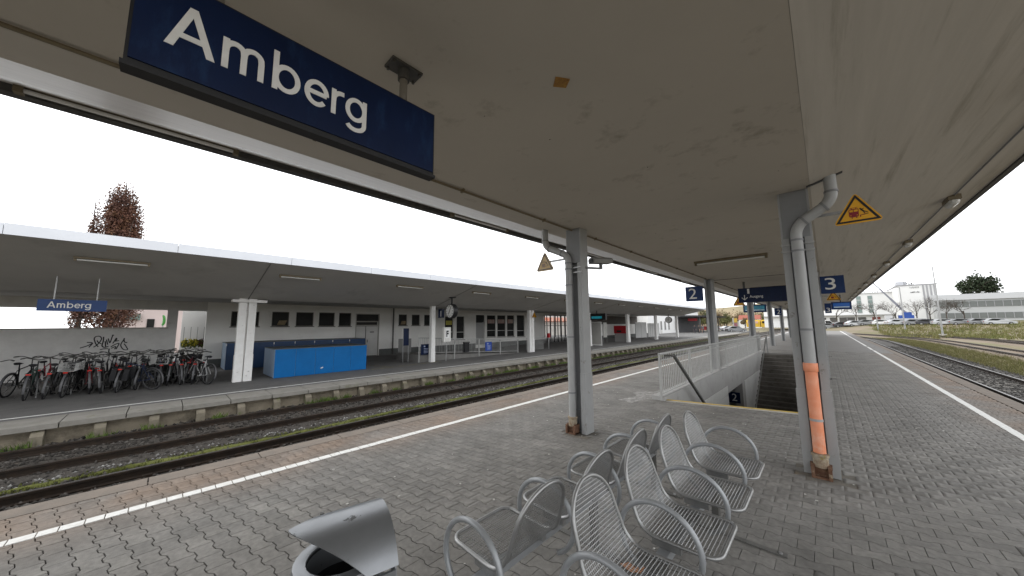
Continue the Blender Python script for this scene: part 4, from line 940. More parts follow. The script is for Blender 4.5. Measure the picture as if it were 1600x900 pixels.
m_ = MB(); m_.prism([(10.3, SZ), (19.0, SZ), (10.3, .02)], (-20.0,0,0), (0,1,0), (0,0,1), (2.6,0,0)); m_.build('ramp_body', M('ramp_concrete', (.20,.195,.185), (.16,.155,.145), 3, .9), rb)
def zr(y): return .02-(y-10.3)*.44/8.7
for y in (10.35, 12.9, 14.95, 17.0, 18.9): MB().box(-17.39, -17.34, y-.025, y+.025, SZ, zr(y)+.98).build('post', fencem, rb)
m_ = MB(); m_.bar((-17.365, 10.3, zr(10.3)+.98), (-17.365, 18.95, zr(18.95)+.98), .05, .04); m_.bar((-17.365, 10.3, zr(10.3)+.12), (-17.365, 18.95, zr(18.95)+.12), .03, .03); m_.build('rail', fencem, rb)
m_ = MB(); y = 10.45
while y < 18.9: m_.box(-17.373, -17.357, y-.008, y+.008, zr(y)+.12, zr(y)+.97); y += .12
tag(m_.build('pickets', fencem, rb), kind='stuff')
for (x, y, z, lb_, mt) in ((-17.32, 10.75, .0, 'dark blue notice board hung on the ramp railing near the clock', bluem), (-17.32, 15.8, -.08, 'bright blue notice board with white text on the ramp railing', M('notice_blue', (.015,.06,.32), None, rough=.4))):
    t = thing('notice_board', lb_, 'sign', (x, y, z), 'notices on the ramp railing'); MB().box(x-.01, x+.01, y-.3, y+.3, z, z+.62).build('panel', mt, t)
    m_ = MB(); [m_.box(x+.01, x+.013, y-.12, y+.16+.03*(k % 2), z+.10+k*.08, z+.13+k*.08) for k in range(4)]; m_.box(x+.01, x+.013, y-.12, y-.02, z+.45, z+.53); m_.build('print', M('print_pale', (.35,.40,.55), None), t)
t = thing('waste_box', 'black waste box hanging on the ramp railing', 'bin', (-17.3, 13.75, -.05)); m_ = MB(); m_.prism([(-.18,0),(.18,0),(.2,.6),(-.2,.6)], (-17.32, 13.75, -.03), (0,1,0), (0,0,1), (.16,0,0)); m_.build('body', blackrub, t); MB().box(-17.33, -17.14, 13.53, 13.97, .57, .63).build('lid', dkmetal, t)
railx = thing('railing', 'short grey picket railing beside the third station column', 'railing', (-18.2, 22, SZ)); m_ = MB(); m_.bar((-18.2, 20.9, .6), (-18.2, 23.2, .6), .05, .04)
m_.build('rail', fencem, railx); m_ = MB(); [m_.box(-18.21, -18.19, 20.9+.13*k, 20.93+.13*k, SZ, .6) for k in range(18)]; tag(m_.build('pickets', fencem, railx), kind='stuff')
t = thing('ticket_validator', 'small red ticket validator on a grey post by the entrance', 'validator', (-18, 23.65, SZ)); MB().tube([(-18, 23.65, SZ), (-18, 23.65, .6)], .035, 8).build('post', galv, t); m_ = MB(); m_.box(-18.1, -17.9, 23.55, 23.75, .56, .95); m_.box(-18.08, -17.88, 23.57, 23.73, .62, .8); m_.build('head', M('red_bright', (.45,.012,.02), None, rough=.4), t)
warn('orange warning triangle on the third station column', -16.6, 20.0, 2.28, .5, group='station warning signs', ux=(1,0,0), m_pic=True)
t = thing('glass_screen', 'frosted glass wind screen in a white frame beside the fourth station column', 'screen', (-16.5, 29.9, SZ)); MB().box(-17.9, -16.4, 30.2, 30.24, SZ+.12, 1.9).build('pane', M('frosted', (.45,.44,.41), (.36,.35,.33), .8, .5), t)
m_ = MB(); m_.box(-17.96, -17.9, 30.19, 30.25, SZ, 1.95).box(-16.4, -16.34, 30.19, 30.25, SZ, 1.95).box(-17.9, -16.4, 30.19, 30.25, SZ, SZ+.12).box(-17.9, -16.4, 30.19, 30.25, 1.9, 1.95); m_.build('frame', stcolm, t)
t = thing('station_display', 'black departure display with cyan text under the station canopy', 'display', (-16, 29, 2.1)); MB().box(-17.3, -15.2, 29.0, 29.3, 2.12, 2.74).build('case', blackm, t); MB().box(-16.7, -15.6, 28.985, 29.0, 2.25, 2.48).build('screen', M('cyan_lit', (.02,.28,.36), None, rough=.3, emit=.15), t)
MB().tube([(-16.2, 29.15, 2.7), (-16.2, 29.15, 3.1)], .04, 8).build('hanger', blackm, t)
t = thing('ticket_machine', 'red and grey ticket machine on the station platform', 'ticket machine', (-18.2, 38.3, SZ)); MB().box(-18.9, -17.5, 38.2, 39.0, SZ, .58).build('base', M('machine_grey', (.36,.35,.34), None, rough=.5), t)
MB().box(-18.95, -17.45, 38.15, 39.0, .58, 1.5).build('head', M('red_bright', (.45,.012,.02), None), t); MB().box(-17.45, -17.40, 38.25, 38.9, SZ+.2, 1.5).build('side_panel', whitem, t); MB().box(-18.6, -18.0, 38.13, 38.15, .7, .95).build('screen', blackm, t); MB().box(-17.40, -17.38, 38.35, 38.8, -.1, .5).build('side_stripe', M('red_bright', (.45,.012,.02), None), t)
for k, (x, y, z1, lb_) in enumerate(((-19.4, 31.5, 1.6, 'left'), (-19.0, 33.5, 1.7, 'middle'), (-18.6, 35.2, 1.9, 'right'))):
    t = panel_post('timetable_board', 'white timetable board on dark posts, %s one of three past the glass screen' % lb_, 'notice board', x, y, .2, z1, .8, M('paper', (.55,.54,.5), (.42,.42,.4), 5, .6))
for k, (y0_, y1_) in enumerate(((47.0, 51.0), (51.6, 56.3))):
    t = thing('partition', '%s white site partition under the far station canopy' % ('left' if k == 0 else 'right'), 'partition', (-20, y0_, SZ)); n_ = 2 if k == 0 else 5
    for j in range(n_): w_ = (y1_-y0_)/n_; MB().box(-20.03, -20, y0_+j*w_+.02, y0_+(j+1)*w_-.02, SZ+.1, 1.95-.15*k).build('panel', M('partition_white', (.60,.60,.59), (.54,.54,.53), .5, .6), t)
    for j in range(n_+1): MB().box(-20.05, -19.98, y0_+j*w_-.02, y0_+j*w_+.02, SZ, 1.8).build('post', galv, t)
t = thing('far_clock', 'far round station clock under the end of the station canopy', 'clock', (-16.2, 49.5, 2.2)); MB().tube([(-16.2, 49.4, 2.25), (-16.2, 49.7, 2.25)], .45, 20).build('case', blackm, t); MB().tube([(-16.2, 49.39, 2.25), (-16.2, 49.4, 2.25)], .39, 20).build('face', whitem, t); MB().tube([(-16.2, 49.55, 2.7), (-16.2, 49.55, 3.0)], .05, 6).build('hanger', blackm, t)
m_ = MB(); [m_.obox((-16.2+dx, 49.385, 2.25+dz), (.02,0,0), (0,.003,0), (.0,0,l)) for dx, dz, l in ((0,.12,.13),(0,-.08,.09))]; m_.build('hand', blackm, t)
# ------------------------------------------------------------------ bicycles
def bicycle(label, fcol, loc, rz, basket=False, rack=True, lean=0.0, bag=False):
    b = thing('bicycle', label, 'bicycle', loc, 'bicycles parked by the brick wall', rz); b.rotation_euler = (lean, 0, rz); b.scale = (1.07, 1.07, 1.07)
    def mk(mb, nm, mt, par=None, sm=True):
        o = mb.build(nm, mt, par or b, sm, world=False); return o
    global BWHEEL
    R_ = .335
    for x in (0, 1.05):
        if BWHEEL is None:
            w_ = MB().tube([(R_*cos(a), 0, R_*sin(a)) for a in [2*pi*k/28 for k in range(28)]], .021, 7, closed=True)
            s_ = MB().tube([((R_-.03)*cos(a), 0, (R_-.03)*sin(a)) for a in [2*pi*k/28 for k in range(28)]], .011, 5, closed=True)
            for k in range(18):
                a = 2*pi*k/18; s_.tube([(0, .02*(1 if k % 2 else -1), 0), ((R_-.03)*cos(a), 0, (R_-.03)*sin(a))], .0022, 3, cap=False)
            s_.tube([(0,-.045,0),(0,.045,0)], .022, 8)
            wo = mk(w_, 'wheel', blackrub); ro = mk(s_, 'rim', M('alu', (.16,.16,.16), None, rough=.4, metal=.6), wo); BWHEEL = (wo, ro); wo.location = (x, 0, R_)
        else:
            wo = BWHEEL[0].copy(); C.objects.link(wo); wo.parent = b; wo.location = (x, 0, R_); ro = BWHEEL[1].copy(); C.objects.link(ro); ro.parent = wo
    bb, stt, hd, hb = (.42,0,.28), (.28,0,.82), (.86,0,.86), (.905,0,.70)
    f = MB()
    for p, q, r in ((bb, stt, .016), (bb, hb, .019), ((.30,0,.76), hd, .017), (hd, hb, .019)): f.tube([p, q], r, 7)
    for s in (-1, 1):
        f.tube([(0, s*.06, R_), (.40, s*.03, .28)], .010, 5); f.tube([(0, s*.06, R_), (.30, s*.02, .74)], .009, 5); f.tube([(.915, s*.03, .67), (.96, s*.055, .5), (1.05, s*.055, R_)], .011, 5)
    f.tube([(.40,-.09,.28),(.44,.09,.28)], .02, 6)
    mk(f, 'frame', M('bike_'+fcol[0], fcol[1], None, rough=.35))
    c = MB().tube([(.42+.09*cos(a), -.055, .28+.09*sin(a)) for a in [2*pi*k/14 for k in range(14)]], .012, 4, closed=True); c.tube([(.42,-.08,.28),(.50,-.08,.13)], .010, 5); c.tube([(.42,.08,.28),(.34,.08,.43)], .010, 5); c.box(.46,.54,-.16,-.08,.115,.14); c.box(.30,.38,.08,.16,.42,.445); mk(c, 'crankset', dkmetal, None, False)
    sd_ = MB(); sd_.tube([(.12,0,.93),(.17,0,.955),(.28,0,.945),(.40,0,.94)], [.055,.085,.045,.02], 10, flat=.42); sd_.tube([(.28,0,.82),(.265,0,.93)], .013, 6); mk(sd_, 'saddle', blackrub)
    hbm = MB(); hbm.tube([(.86,0,.86),(.835,0,1.03)], .014, 6); hbm.tube(fillet([(.66,-.27,1.11),(.80,-.21,1.13),(.87,0,1.04),(.80,.21,1.13),(.66,.27,1.11)], .1, 4), .013, 6); hbm.tube([(.62,-.285,1.105),(.73,-.24,1.12)], .019, 6); hbm.tube([(.62,.285,1.105),(.73,.24,1.12)], .019, 6)
    mk(hbm, 'handlebar', dkmetal)
    for cx_, a0, a1 in ((0, 20, 200), (1.05, 10, 150)):
        mg = MB(); mg.tube([(cx_+.37*cos(radians(a0+(a1-a0)*k/12)), 0, R_+.37*sin(radians(a0+(a1-a0)*k/12))) for k in range(13)], .025, 5, flat=.35)
        mk(mg, 'mudguard', M('mudguard', (.10,.10,.105), None, rough=.4))
    if rack:
        rk = MB()
        for s in (-.06, 0, .06): rk.tube([(-.22, s, .74), (.24, s, .74)], .006, 5)
        for s in (-.06, .06): rk.tube([(0, s, R_), (-.08, s, .74)], .006, 5)
        mk(rk, 'luggage_rack', dkmetal)
        rf = MB(); rf.obox((-.245, 0, .72), (.012,0,0), (0,.042,0), (0,0,.017)); mk(rf, 'reflector', M('reflector', (.55,.03,.02), None, rough=.25), None, False)
    if basket:
        k_ = MB(); n_ = 10
        for z in (.76, .86, .96): k_.tube([(-.26,-.15,z),(.12,-.15,z),(.12,.15,z),(-.26,.15,z)], .005, 4, closed=True)
        for k in range(n_): 
            x = -.26+.38*k/(n_-1)
            for s in (-.15, .15): k_.tube([(x, s, .76), (x, s, .98)], .004, 4)
        k_.box(-.26, .12, -.15, .15, .755, .762); mk(k_, 'basket', M('basket_wire', (.4,.4,.39), None, rough=.5), None, False)
    if bag:
        g = MB(); g.obox((-.03, .13, .55), (.15,0,.01), (0,.055,0), (0,0,.17)); g.obox((-.03, -.13, .55), (.15,0,.01), (0,.055,0), (0,0,.17)); mk(g, 'pannier', blackrub, None, False)
    ks = MB().tube([(.32,.05,.28),(.26,.20,.02)], .009, 5); mk(ks, 'kickstand', dkmetal)
    return b
BWHEEL = None
K = ('black', (.02,.02,.022)); BL = ('navy', (.02,.03,.07)); RD = ('red', (.25,.02,.03)); SV = ('silver', (.38,.38,.39)); GN = ('green', (.03,.06,.05)); WH = ('white', (.5,.5,.5))
z = SZ
bicycle('black city bicycle with wire basket, leftmost of the row', K, (-17.45, -2.05, z), radians(176), True, lean=radians(4))
bicycle('red framed bicycle second from the left in the row', RD, (-17.7, -1.55, z), radians(186), lean=radians(-4))
bicycle('black bicycle with dark panniers in front of the graffiti', K, (-17.35, -.95, z), radians(172), bag=True, lean=radians(5))
bicycle('navy bicycle standing sideways in the middle of the row', BL, (-17.2, -.15, z), radians(222), rack=False, lean=radians(-5))
bicycle('green bicycle behind the navy sideways one', GN, (-17.9, .2, z), radians(180), lean=radians(4))
bicycle('silver bicycle with red reflector near the doorway', SV, (-17.75, .55, z), radians(185), lean=radians(-3))
bicycle('white bicycle at the right end of the row, front toward the wall', WH, (-17.1, 1.25, z), radians(205), rack=False, lean=radians(6))
bicycle('black bicycle at the back, handlebar raised before the graffiti', K, (-19.2, -1.9, z), radians(178), lean=radians(-5))
bicycle('silver bicycle at the back beneath the graffiti', SV, (-19.3, -1.1, z), radians(170), lean=radians(3))
bicycle('black bicycle at the back between the navy and panniers bicycles', K, (-19.1, -.4, z), radians(184), True, lean=radians(-4))
bicycle('navy bicycle at the back left of the doorway', BL, (-19.2, .3, z), radians(175), lean=radians(5))
bicycle('black bicycle at the back right, before the flower rack', K, (-19.0, .95, z), radians(190), lean=radians(-3))
bicycle('green bicycle at the far left, partly out of the picture', GN, (-17.6, -2.75, z), radians(182), lean=radians(3))
bicycle('red bicycle at the far left back, partly out of the picture', RD, (-19.2, -2.7, z), radians(177), lean=radians(-4))
more = [(-17.5,-2.4,'k','squeezed between the basket bicycle and the picture edge'),(-17.55,-1.3,'k','right of the red framed one'),(-17.6,-.55,'k','behind the pannier bicycle'),(-17.95,-.05,'b','behind the navy sideways bicycle'),(-17.55,.85,'k','left of the white end bicycle'),(-18.6,-2.3,'k','in the second rank at the far left'),(-18.5,-1.6,'g','in the second rank below the graffiti'),(-18.55,-.75,'k','in the second rank left of the green one'),(-18.5,.0,'k','in the second rank behind the navy one'),(-18.45,.7,'r','in the second rank near the doorway'),(-18.3,1.2,'k','in the second rank at the right end'),(-19.6,-.1,'k','in the third rank at the wall')]
for k, (x_, y_, c_, lb_) in enumerate(more): bicycle('dark bicycle '+lb_, {'k':K,'b':BL,'g':GN,'r':RD}[c_], (x_, y_, z), radians(180+random.uniform(-14, 14)), basket=k in (3, 6), rack=k % 3 != 2, lean=radians(random.choice((-5, 4, 6))), bag=k in (2, 8))
more = [(-20.3,-2.6,'k','deep in the back at the far left'),(-20.4,-1.9,'g','deep in the back under the arrow of the graffiti'),(-20.2,-1.3,'k','deep in the back under the middle of the graffiti'),(-20.4,-.7,'k','deep in the back right of the graffiti'),(-20.3,.1,'b','deep in the back left of the flower rack'),(-20.1,.7,'k','deep in the back right before the flower rack'),(-18.9,-3.3,'k','in the second rank outside the left picture edge'),(-17.5,-3.4,'b','in the front rank outside the left picture edge'),(-18.0,-2.0,'k','tucked behind the leftmost basket bicycle'),(-18.05,-1.0,'k','tucked behind the pannier bicycle wheel')]
for k, (x_, y_, c_, lb_) in enumerate(more): bicycle('dark bicycle '+lb_, {'k':K,'b':BL,'g':GN,'r':RD}[c_], (x_, y_, z), radians(180+random.uniform(-16, 16)), basket=k in (1, 8), rack=k % 3 != 0, lean=radians(random.choice((-5, 4, 6))))
rk_ = thing('bicycle_rack', 'low grey steel hoop rack the bicycles lean on', 'bicycle rack', (-18.4, -.6, SZ))
for k in range(7): MB().tube(fillet([(-18.9, -2.6+.65*k, SZ), (-18.9, -2.6+.65*k, .15), (-18.0, -2.6+.65*k, .15), (-18.0, -2.6+.65*k, SZ)], .15), .018, 6).build('hoop', galv, rk_, True)
# ------------------------------------------------------------------ trees
def leaf_tree(name, label, cx, cy, z0, parts_, nleaf, ls, mt, barkm, trunk_r=.2, group=None, twigs=40, pull=.65):
    t = thing(name, label, 'tree', (cx, cy, z0), group)
    tr = MB(); top = max(p[2]+p[5] for p in parts_)
    tr.tube([(cx, cy, z0), (cx+.05, cy, z0+(top-z0)*.35), (cx-.05, cy+.05, z0+(top-z0)*.7), (cx, cy, top-.4)], [trunk_r, trunk_r*.8, trunk_r*.45, trunk_r*.12], 8)
    vol = [p[3]*p[4]*p[5] for p in parts_]; tot = sum(vol)
    for _ in range(twigs):
        p = random.choices(parts_, vol)[0]; a = random.random()*6.28; r = random.random()**.5; zz_ = random.uniform(-.9, .75)
        k = sqrt(max(.05, 1-zz_*zz_)); e = Vector((p[0]+p[3]*r*k*cos(a), p[1]+p[4]*r*k*sin(a), p[2]+p[5]*zz_)); h_ = max(z0+.5, e.z-abs(p[5])*.5)
        tr.tube([(cx, cy, h_), ((cx+e.x)/2+(e.x-cx)*.2, (cy+e.y)/2+(e.y-cy)*.2, (h_+e.z)/2), tuple(e+Vector((0,0,.35)))], [trunk_r*.25, trunk_r*.14, trunk_r*.04], 4)
    tr.build('trunk', barkm, t)
    idx = rng.choice(len(parts_), nleaf, p=np.array(vol)/tot); P = np.array(parts_)[idx]
    d = rng.normal(size=(nleaf, 3)); d /= np.linalg.norm(d, axis=1)[:, None]; d *= (rng.random(nleaf)**.42)[:, None]
    # clumps: pull leaves towards random centres
    nc = max(12, nleaf//45); cidx = rng.integers(0, nc, nleaf); cc_ = d[rng.integers(0, nleaf, nc)]
    d = d*(1-pull)+cc_[cidx]*pull+rng.normal(size=(nleaf, 3))*.05
    c = P[:, :3]+d*P[:, 3:6]
    a = rng.normal(size=(nleaf, 3)); a /= np.linalg.norm(a, axis=1)[:, None]; b = np.cross(a, rng.normal(size=(nleaf, 3))); b /= np.linalg.norm(b, axis=1)[:, None]
    s = (ls*rng.uniform(.6, 1.3, nleaf))[:, None]
    vs = np.stack([c-a*s, c+b*s*.6, c+a*s, c-b*s*.6], 1).reshape(-1, 3)-np.array([cx, cy, z0])
    np_obj('crown', vs, np.arange(nleaf*4).reshape(-1, 4), mt, t); return t
bark = M('bark', (.09,.075,.06), (.05,.042,.035), 6, .95)
beech = M('beech_leaf', (.13,.055,.032), (.085,.045,.038), 1.2, .7, c3=(.17,.085,.04), c3scale=2.2, c3lo=.5, c3hi=.65)
leaf_tree('columnar_beech', 'tall columnar copper beech with rounded top behind the station roof', -36, -2.7, -1, [(-36,-3.05,9.2,1.1,.85,3.5),(-36,-2.35,8.7,1.1,1.0,3.6),(-36,-2.75,9.9,1.0,.95,2.8),(-36,-2.5,7.0,1.3,1.3,3.6),(-36,-2.0,5.4,1.3,1.0,3.4),(-36,-2.6,3.4,1.5,1.6,3.0)], 44000, .068, beech, bark, group='copper beeches', pull=.3, twigs=90)
leaf_tree('columnar_beech', 'narrow pointed copper beech, left of the tall one behind the station roof', -36.3, -4.0, -1, [(-36.3,-3.9,6.3,.7,.45,5.0),(-36.3,-3.75,4.6,.8,.5,3.8),(-36.3,-4.2,4,.8,.45,3.6)], 12000, .068, beech, bark, .12, 'copper beeches', pull=.3)
hs_ = thing('house', 'pink white house seen through the slot in the brick wall', 'house', (-48, -.8, -1))
MB().box(-54, -48, -3.2, 1.2, -1, 4.4).build('wall', M('house_pink', (.60,.50,.48), (.54,.45,.43), .6, .8), hs_)
MB().box(-47.99, -47.93, -1.25, -.75, 1.6, 2.6).build('window', glassm, hs_); MB().box(-54.3, -47.6, -3.5, 1.5, 4.4, 4.7).build('roof', M('roof_grey', (.16,.15,.15), None), hs_)
MB().box(-47.9, -47.6, -2.7, -1.7, 2.5, 3.1).build('canopy', M('roof_green', (.14,.19,.17), None), hs_)
t = thing('green_sign', 'green curved sign at the right end of the wall slot', 'sign', (-30, .02, 1.6)); m_ = MB(); m_.tube([(-30, -.16+.10*cos(a), 2.18+.32*sin(a)) for a in [radians(-80+160*k/10) for k in range(11)]], [.03,.05,.06,.065,.07,.07,.07,.065,.06,.05,.03], 8); m_.build('arc', M('green', (.05,.22,.04), None, rough=.4), t); MB().tube([(-30, -.1, -.4), (-30, -.1, 1.9)], .03, 6).build('post', galv, t)
# ------------------------------------------------------------------ right-hand tracks
def bend(y): return 0 if y < 62 else -.0042*(y-62)**2
for nm_, x0_, x1_ in (('ballast_bed', 3.0, 6.9), ('ballast_bed', 9.0, 12.6), ('ballast_bed', 14.6, 18.2)):
    m_ = MB(); m_.sweep([(x0_-.1,-1.05),(x1_,-1.05),(x1_-.5,-.875),(x0_+.3,-.875)], -9, 112, 40, bend); tag(m_.build('ballast_bed', ballr if x0_ < 5 else M('ballast_brown', (.15,.115,.08), (.20,.16,.12), 6, .95, bump=.8)), kind='structure')
track('track 3 with shiny rails along the right platform edge', (4.15, 5.65), -.72, -9, 112, 60, bend, 60, shiny=True, sm=M('sleeper_concrete', (.14,.13,.115), (.18,.165,.145), 6, .95))
track('rusty track 4 beyond the grass strip on the right', (10.0, 11.5), -.72, 10, 112, 70, bend, 50)
track('farthest rusty track on the right before the bank', (15.6, 17.1), -.70, 30, 112, 70, bend, 40)
stones('right_ballast_stones', 9000, (3.3, 6.6), lambda n: 8+45*rng.random(n)**1.3, lambda x, y: np.full(len(x), -.875), .02, .05, 'grey ballast stones between the rails of track 3', 'ballast', [(.035,.032,.03), (.06,.056,.052), (.09,.085,.078)])
tufts('grass_strip', [(random.uniform(6.5, 9.4)+bend(y_), y_, -.97) for y_ in [18+62*random.random()**1.2 for _ in range(4200)]], .20, 6, M('dry_grass', (.14,.125,.05), (.10,.105,.035), .8, .9, c3=(.22,.175,.10), c3scale=1.5), 'dry green and yellow grass strip right of track 3', 'grass', .25, .012)
tufts('bank_grass', [(x_, y_, terr(x_, y_)) for x_, y_ in [(random.uniform(8, 40), random.uniform(82, 128)) for _ in range(2600)]], .45, 5, M('bank_grass_m', (.10,.12,.03), (.17,.14,.06), .3, .9), 'rough green and tan grass on the bank before the parked cars', 'grass', .6, .05)
def pole(label, x, y, h, arm_):
    t = thing('lamp_post', label, 'lamp post', (x, y, -.98), 'lamp posts on the right'); MB().tube([(x, y, -1), (x, y, h)], [.14, .08], 10).build('pole', galv, t, True); MB().tube([(x, y, h), (x-arm_, y, h+.06)], .05, 8).build('arm', galv, t); MB().box(x-arm_-.7, x-arm_, y-.12, y+.12, h, h+.10).build('lamp_head', webm, t); MB().box(x-.4, x+.4, y-.4, y+.4, -1.1, -.55).build('footing', conc_light, t)
pole('tall lamp post with side arm before the office building', 14.9, 95, 11.6, .8); pole('thinner lamp post in front of the tall white block', 12.6, 112, 9.3, .2); pole('small lamp post before the window strips of the white hall', 8.6, 112, 4.4, .2)
# ------------------------------------------------------------------ white factory
A = thing('factory_hall', 'long white factory hall with two vertical strips of green windows', 'building', (8, 155, 1.5))
MB().box(-16, 16.4, 150, 185, 0, 10.4).build('wall', whiteb, A); MB().box(-16.2, 16.6, 149.8, 185, 10.4, 10.75).build('parapet', M('parapet', (.45,.45,.44), None), A)
for x0_ in (7.75, 10.2):
    for k in range(4):
        wd = MB().box(x0_-.06, x0_+.96, 149.93, 149.99, 4.4+k*1.36, 5.7+k*1.36).build('window', M('win_frame_grey', (.30,.32,.31), None), A); MB().box(x0_+.04, x0_+.86, 149.88, 149.92, 4.75+k*1.36, 5.64+k*1.36).build('pane', M('green_glass', (.20,.26,.245), None, rough=.2), wd)
MB().box(-16, 16, 149.0, 149.95, 3.75, 4.0).build('awning', M('awning', (.42,.42,.42), None), A)
for k, x0_ in enumerate((-4, -1.4, 1.2, 3.4, 5.2, 7.6, 10.6, 13.2)): MB().box(x0_, x0_+1.7, 149.9, 149.96, 1.7, 3.2).build('gate', M('gate_dark', (.10,.095,.09), None) if k != 6 else M('gate_red', (.22,.06,.05), None), A)
def glyphs(par, x0_, x1_, y, z0_, h, mt, n):
    m_ = MB(); w_ = (x1_-x0_)/n
    for k in range(n):
        x = x0_+k*w_; m_.box(x, x+w_*.28, y, y+.03, z0_, z0_+h*random.choice((.7, 1)));
        if random.random() < .8: m_.box(x+w_*.3, x+w_*.75, y, y+.03, z0_+h*.25*random.randint(0, 2), z0_+h*.25*random.randint(0, 2)+h*.22)
    m_.build('faint_lettering', mt, par)
lt = M('letter_grey', (.10,.10,.10), None)
glyphs(A, 9.2, 12.6, 149.75, 10.8, .45, lt, 12)
B = thing('white_block', 'tall white factory block with dark lettering and grey striped side', 'building', (18, 145, 1.5))
MB().box(15.3, 22.2, 140, 160, 0, 11.5).build('wall', whiteb, B); MB().box(15.2, 22.3, 139.9, 160, 11.5, 11.8).build('parapet', greyb, B); MB().box(15.4, 17.2, 141, 145, 11.8, 12.8).build('roof_box', M('box_pale', (.5,.51,.54), None), B)
glyphs(B, 16.6, 18.6, 139.8, 11.82, 1.0, lt, 5); glyphs(B, 17.6, 19.3, 139.94, 10.75, .42, lt, 7); glyphs(B, 17.6, 19.3, 139.94, 9.5, .42, lt, 7)
for k in range(4): MB().box(19.75+k*.62, 20.05+k*.62, 139.9, 139.97, 5.4 if k else 1.5, 11.5).build('grey_stripe', greyb, B)
Cc = thing('office_building', 'low grey office building with horizontal window bands at the right edge', 'building', (28, 140, 1.5))
MB().box(21.0, 46, 137, 150, 0, 8.4).build('wall', M('office_grey', (.42,.43,.43), None), Cc)
for z_ in (2.4, 5.2):
    bd = MB().box(21.3, 46, 136.9, 136.98, z_, z_+1.35).build('window_band', M('band_dark', (.15,.16,.155), None), Cc)
    for k in range(20): MB().box(21.4+k*1.2, 21.5+k*1.2, 136.85, 136.9, z_, z_+1.35).build('mullion', greyb, bd)
MB().box(20.6, 46, 136.6, 137, 7.0, 8.42).build('roof_band', M('roof_band', (.50,.51,.52), None), Cc)
leaf_tree('conifer', 'dark evergreen tree rising behind the office building', 32, 165, 1, [(31.5,165,11.5,2.6,2.6,3.4),(33.5,165,13.0,2.4,2.4,3.6),(36,166,12,2.8,2.8,4.0),(33,165,8,3.4,3,4)], 4200, .33, M('pine', (.022,.035,.016), (.04,.055,.025), .5, .8), bark, .35)
for k, (x_, y_) in enumerate(((2.4,128),(9.6,130),(13.0,127),(16.3,126),(18.6,128),(20.4,124),(23.2,126),(6.4,133))):
    t = thing('bare_tree', 'leafless young street tree before the factory, %s from the left' % ['third','second','fifth','sixth','seventh','eighth','ninth','fourth'][k] if k != 0 else 'leafless spreading tree left of the factory window strips', 'tree', (x_, y_, 1.4), 'bare trees before the factory'); m_ = MB(); h_ = random.uniform(5.2, 6.8) if k else 6.4
    m_.tube([(x_, y_, 1.0), (x_, y_, 1.4+h_*.45)], [.14, .09], 6)
    def br(p, d, L_, r, dep):
        q = p+d*L_; m_.tube([p, q], [r, r*.6], 4, cap=False)
        if dep:
            for _ in range(3):
                dd = (d+Vector((random.gauss(0,.55), random.gauss(0,.55), random.gauss(.12,.35)))).normalized(); br(p.lerp(q, random.uniform(.5,1)), dd, L_*random.uniform(.6,.8), r*.6, dep-1)
    for _ in range(4): br(Vector((x_, y_, 1.4+h_*random.uniform(.25,.45))), Vector((random.gauss(0,.6), random.gauss(0,.6), 1)).normalized(), h_*.3, .06, 4)
    m_.build('branches', bark, t)
# ------------------------------------------------------------------ vehicles
CARM = None
def car(label, col, x, y, z_, rz, van=False, sc_=1.0):
    t = thing('parked_car', label, 'van' if van else 'car', (x, y, z_), 'cars parked by the factory' if y > 115 and x > -4 else 'cars parked beyond the station', rz)
    side = [(-2.1,.28),(2.05,.28),(2.15,.55),(2.05,.78),(1.25,.90),(.55,1.40),(-1.0,1.45),(-1.85,1.0),(-2.15,.85)] if not van else [(-2.4,.28),(2.3,.28),(2.4,.7),(2.2,1.05),(1.6,1.9),(1.2,2.05),(-2.3,2.05),(-2.42,1.9)]
    m_ = MB(); m_.prism(side, (0,-.82,0), (1,0,0), (0,0,1), (0,1.64,0))
    for i, v in enumerate(m_.v):
        k = 1 if v[2] < .9 else .84
        m_.v[i] = (v[0]*sc_, v[1]*k, v[2])
    m_.build('body', M('car_'+col[0], col[1], None, rough=.25, spec=.6), t, world=False)
    for s in (-1, 1):
        g = MB(); p = [(1.0,.93),(.5,1.33),(-.95,1.37),(-1.6,1.0)] if not van else [(2.0,1.15),(1.55,1.75),(.6,1.8),(.6,1.15)]
        g.prism(p, (0, s*(.735 if s > 0 else .735), .0), (1,0,0), (0,0,1), (0, s*.02, 0)); g.build('side_window', glassm, t, world=False)
        for x_ in (-1.3, 1.3): g = MB(); g.tube([(x_, s*.84, .31), (x_, s*.64, .31)], .31, 14); wo = g.build('wheel', blackrub, t, world=False); g = MB(); g.tube([(x_, s*.85, .31), (x_, s*.83, .31)], .19, 10); g.build('rim', galv, wo, world=False)
        g = MB(); g.obox((2.08*sc_, s*.6, .66), (.05,0,0), (0,.14,0), (0,0,.07)); g.build('headlight', whitem, t, world=False)
        g = MB(); g.obox((-2.12*sc_, s*.6, .8), (.04,0,0), (0,.12,0), (0,0,.08)); g.build('tail_light', M('tail', (.35,.01,.01), None), t, world=False)
    g = MB(); g.prism([(1.26,.92),(.60,1.385),(.62,1.40),(1.30,.925)] if not van else [(2.21,1.1),(1.63,1.88),(1.66,1.9),(2.25,1.1)], (0,-.6,0), (1,0,0), (0,0,1), (0,1.2,0)); g.build('windscreen', glassm, t, world=False)
cols = dict(s=('silver', (.42,.43,.44)), w=('white', (.66,.66,.65)), k=('black', (.03,.03,.035)), b=('blue', (.03,.06,.16)), g=('grey', (.20,.205,.21)), r=('red', (.30,.02,.02)))
order = [('s',-1.5),('g',.9),('k',3.3),('s',5.7),('g',8.0),('w',10.4),('s',12.9),('g',15.3),('k',17.6),('s',19.9),('g',22.2),('g',24.6),('s',27.0)]
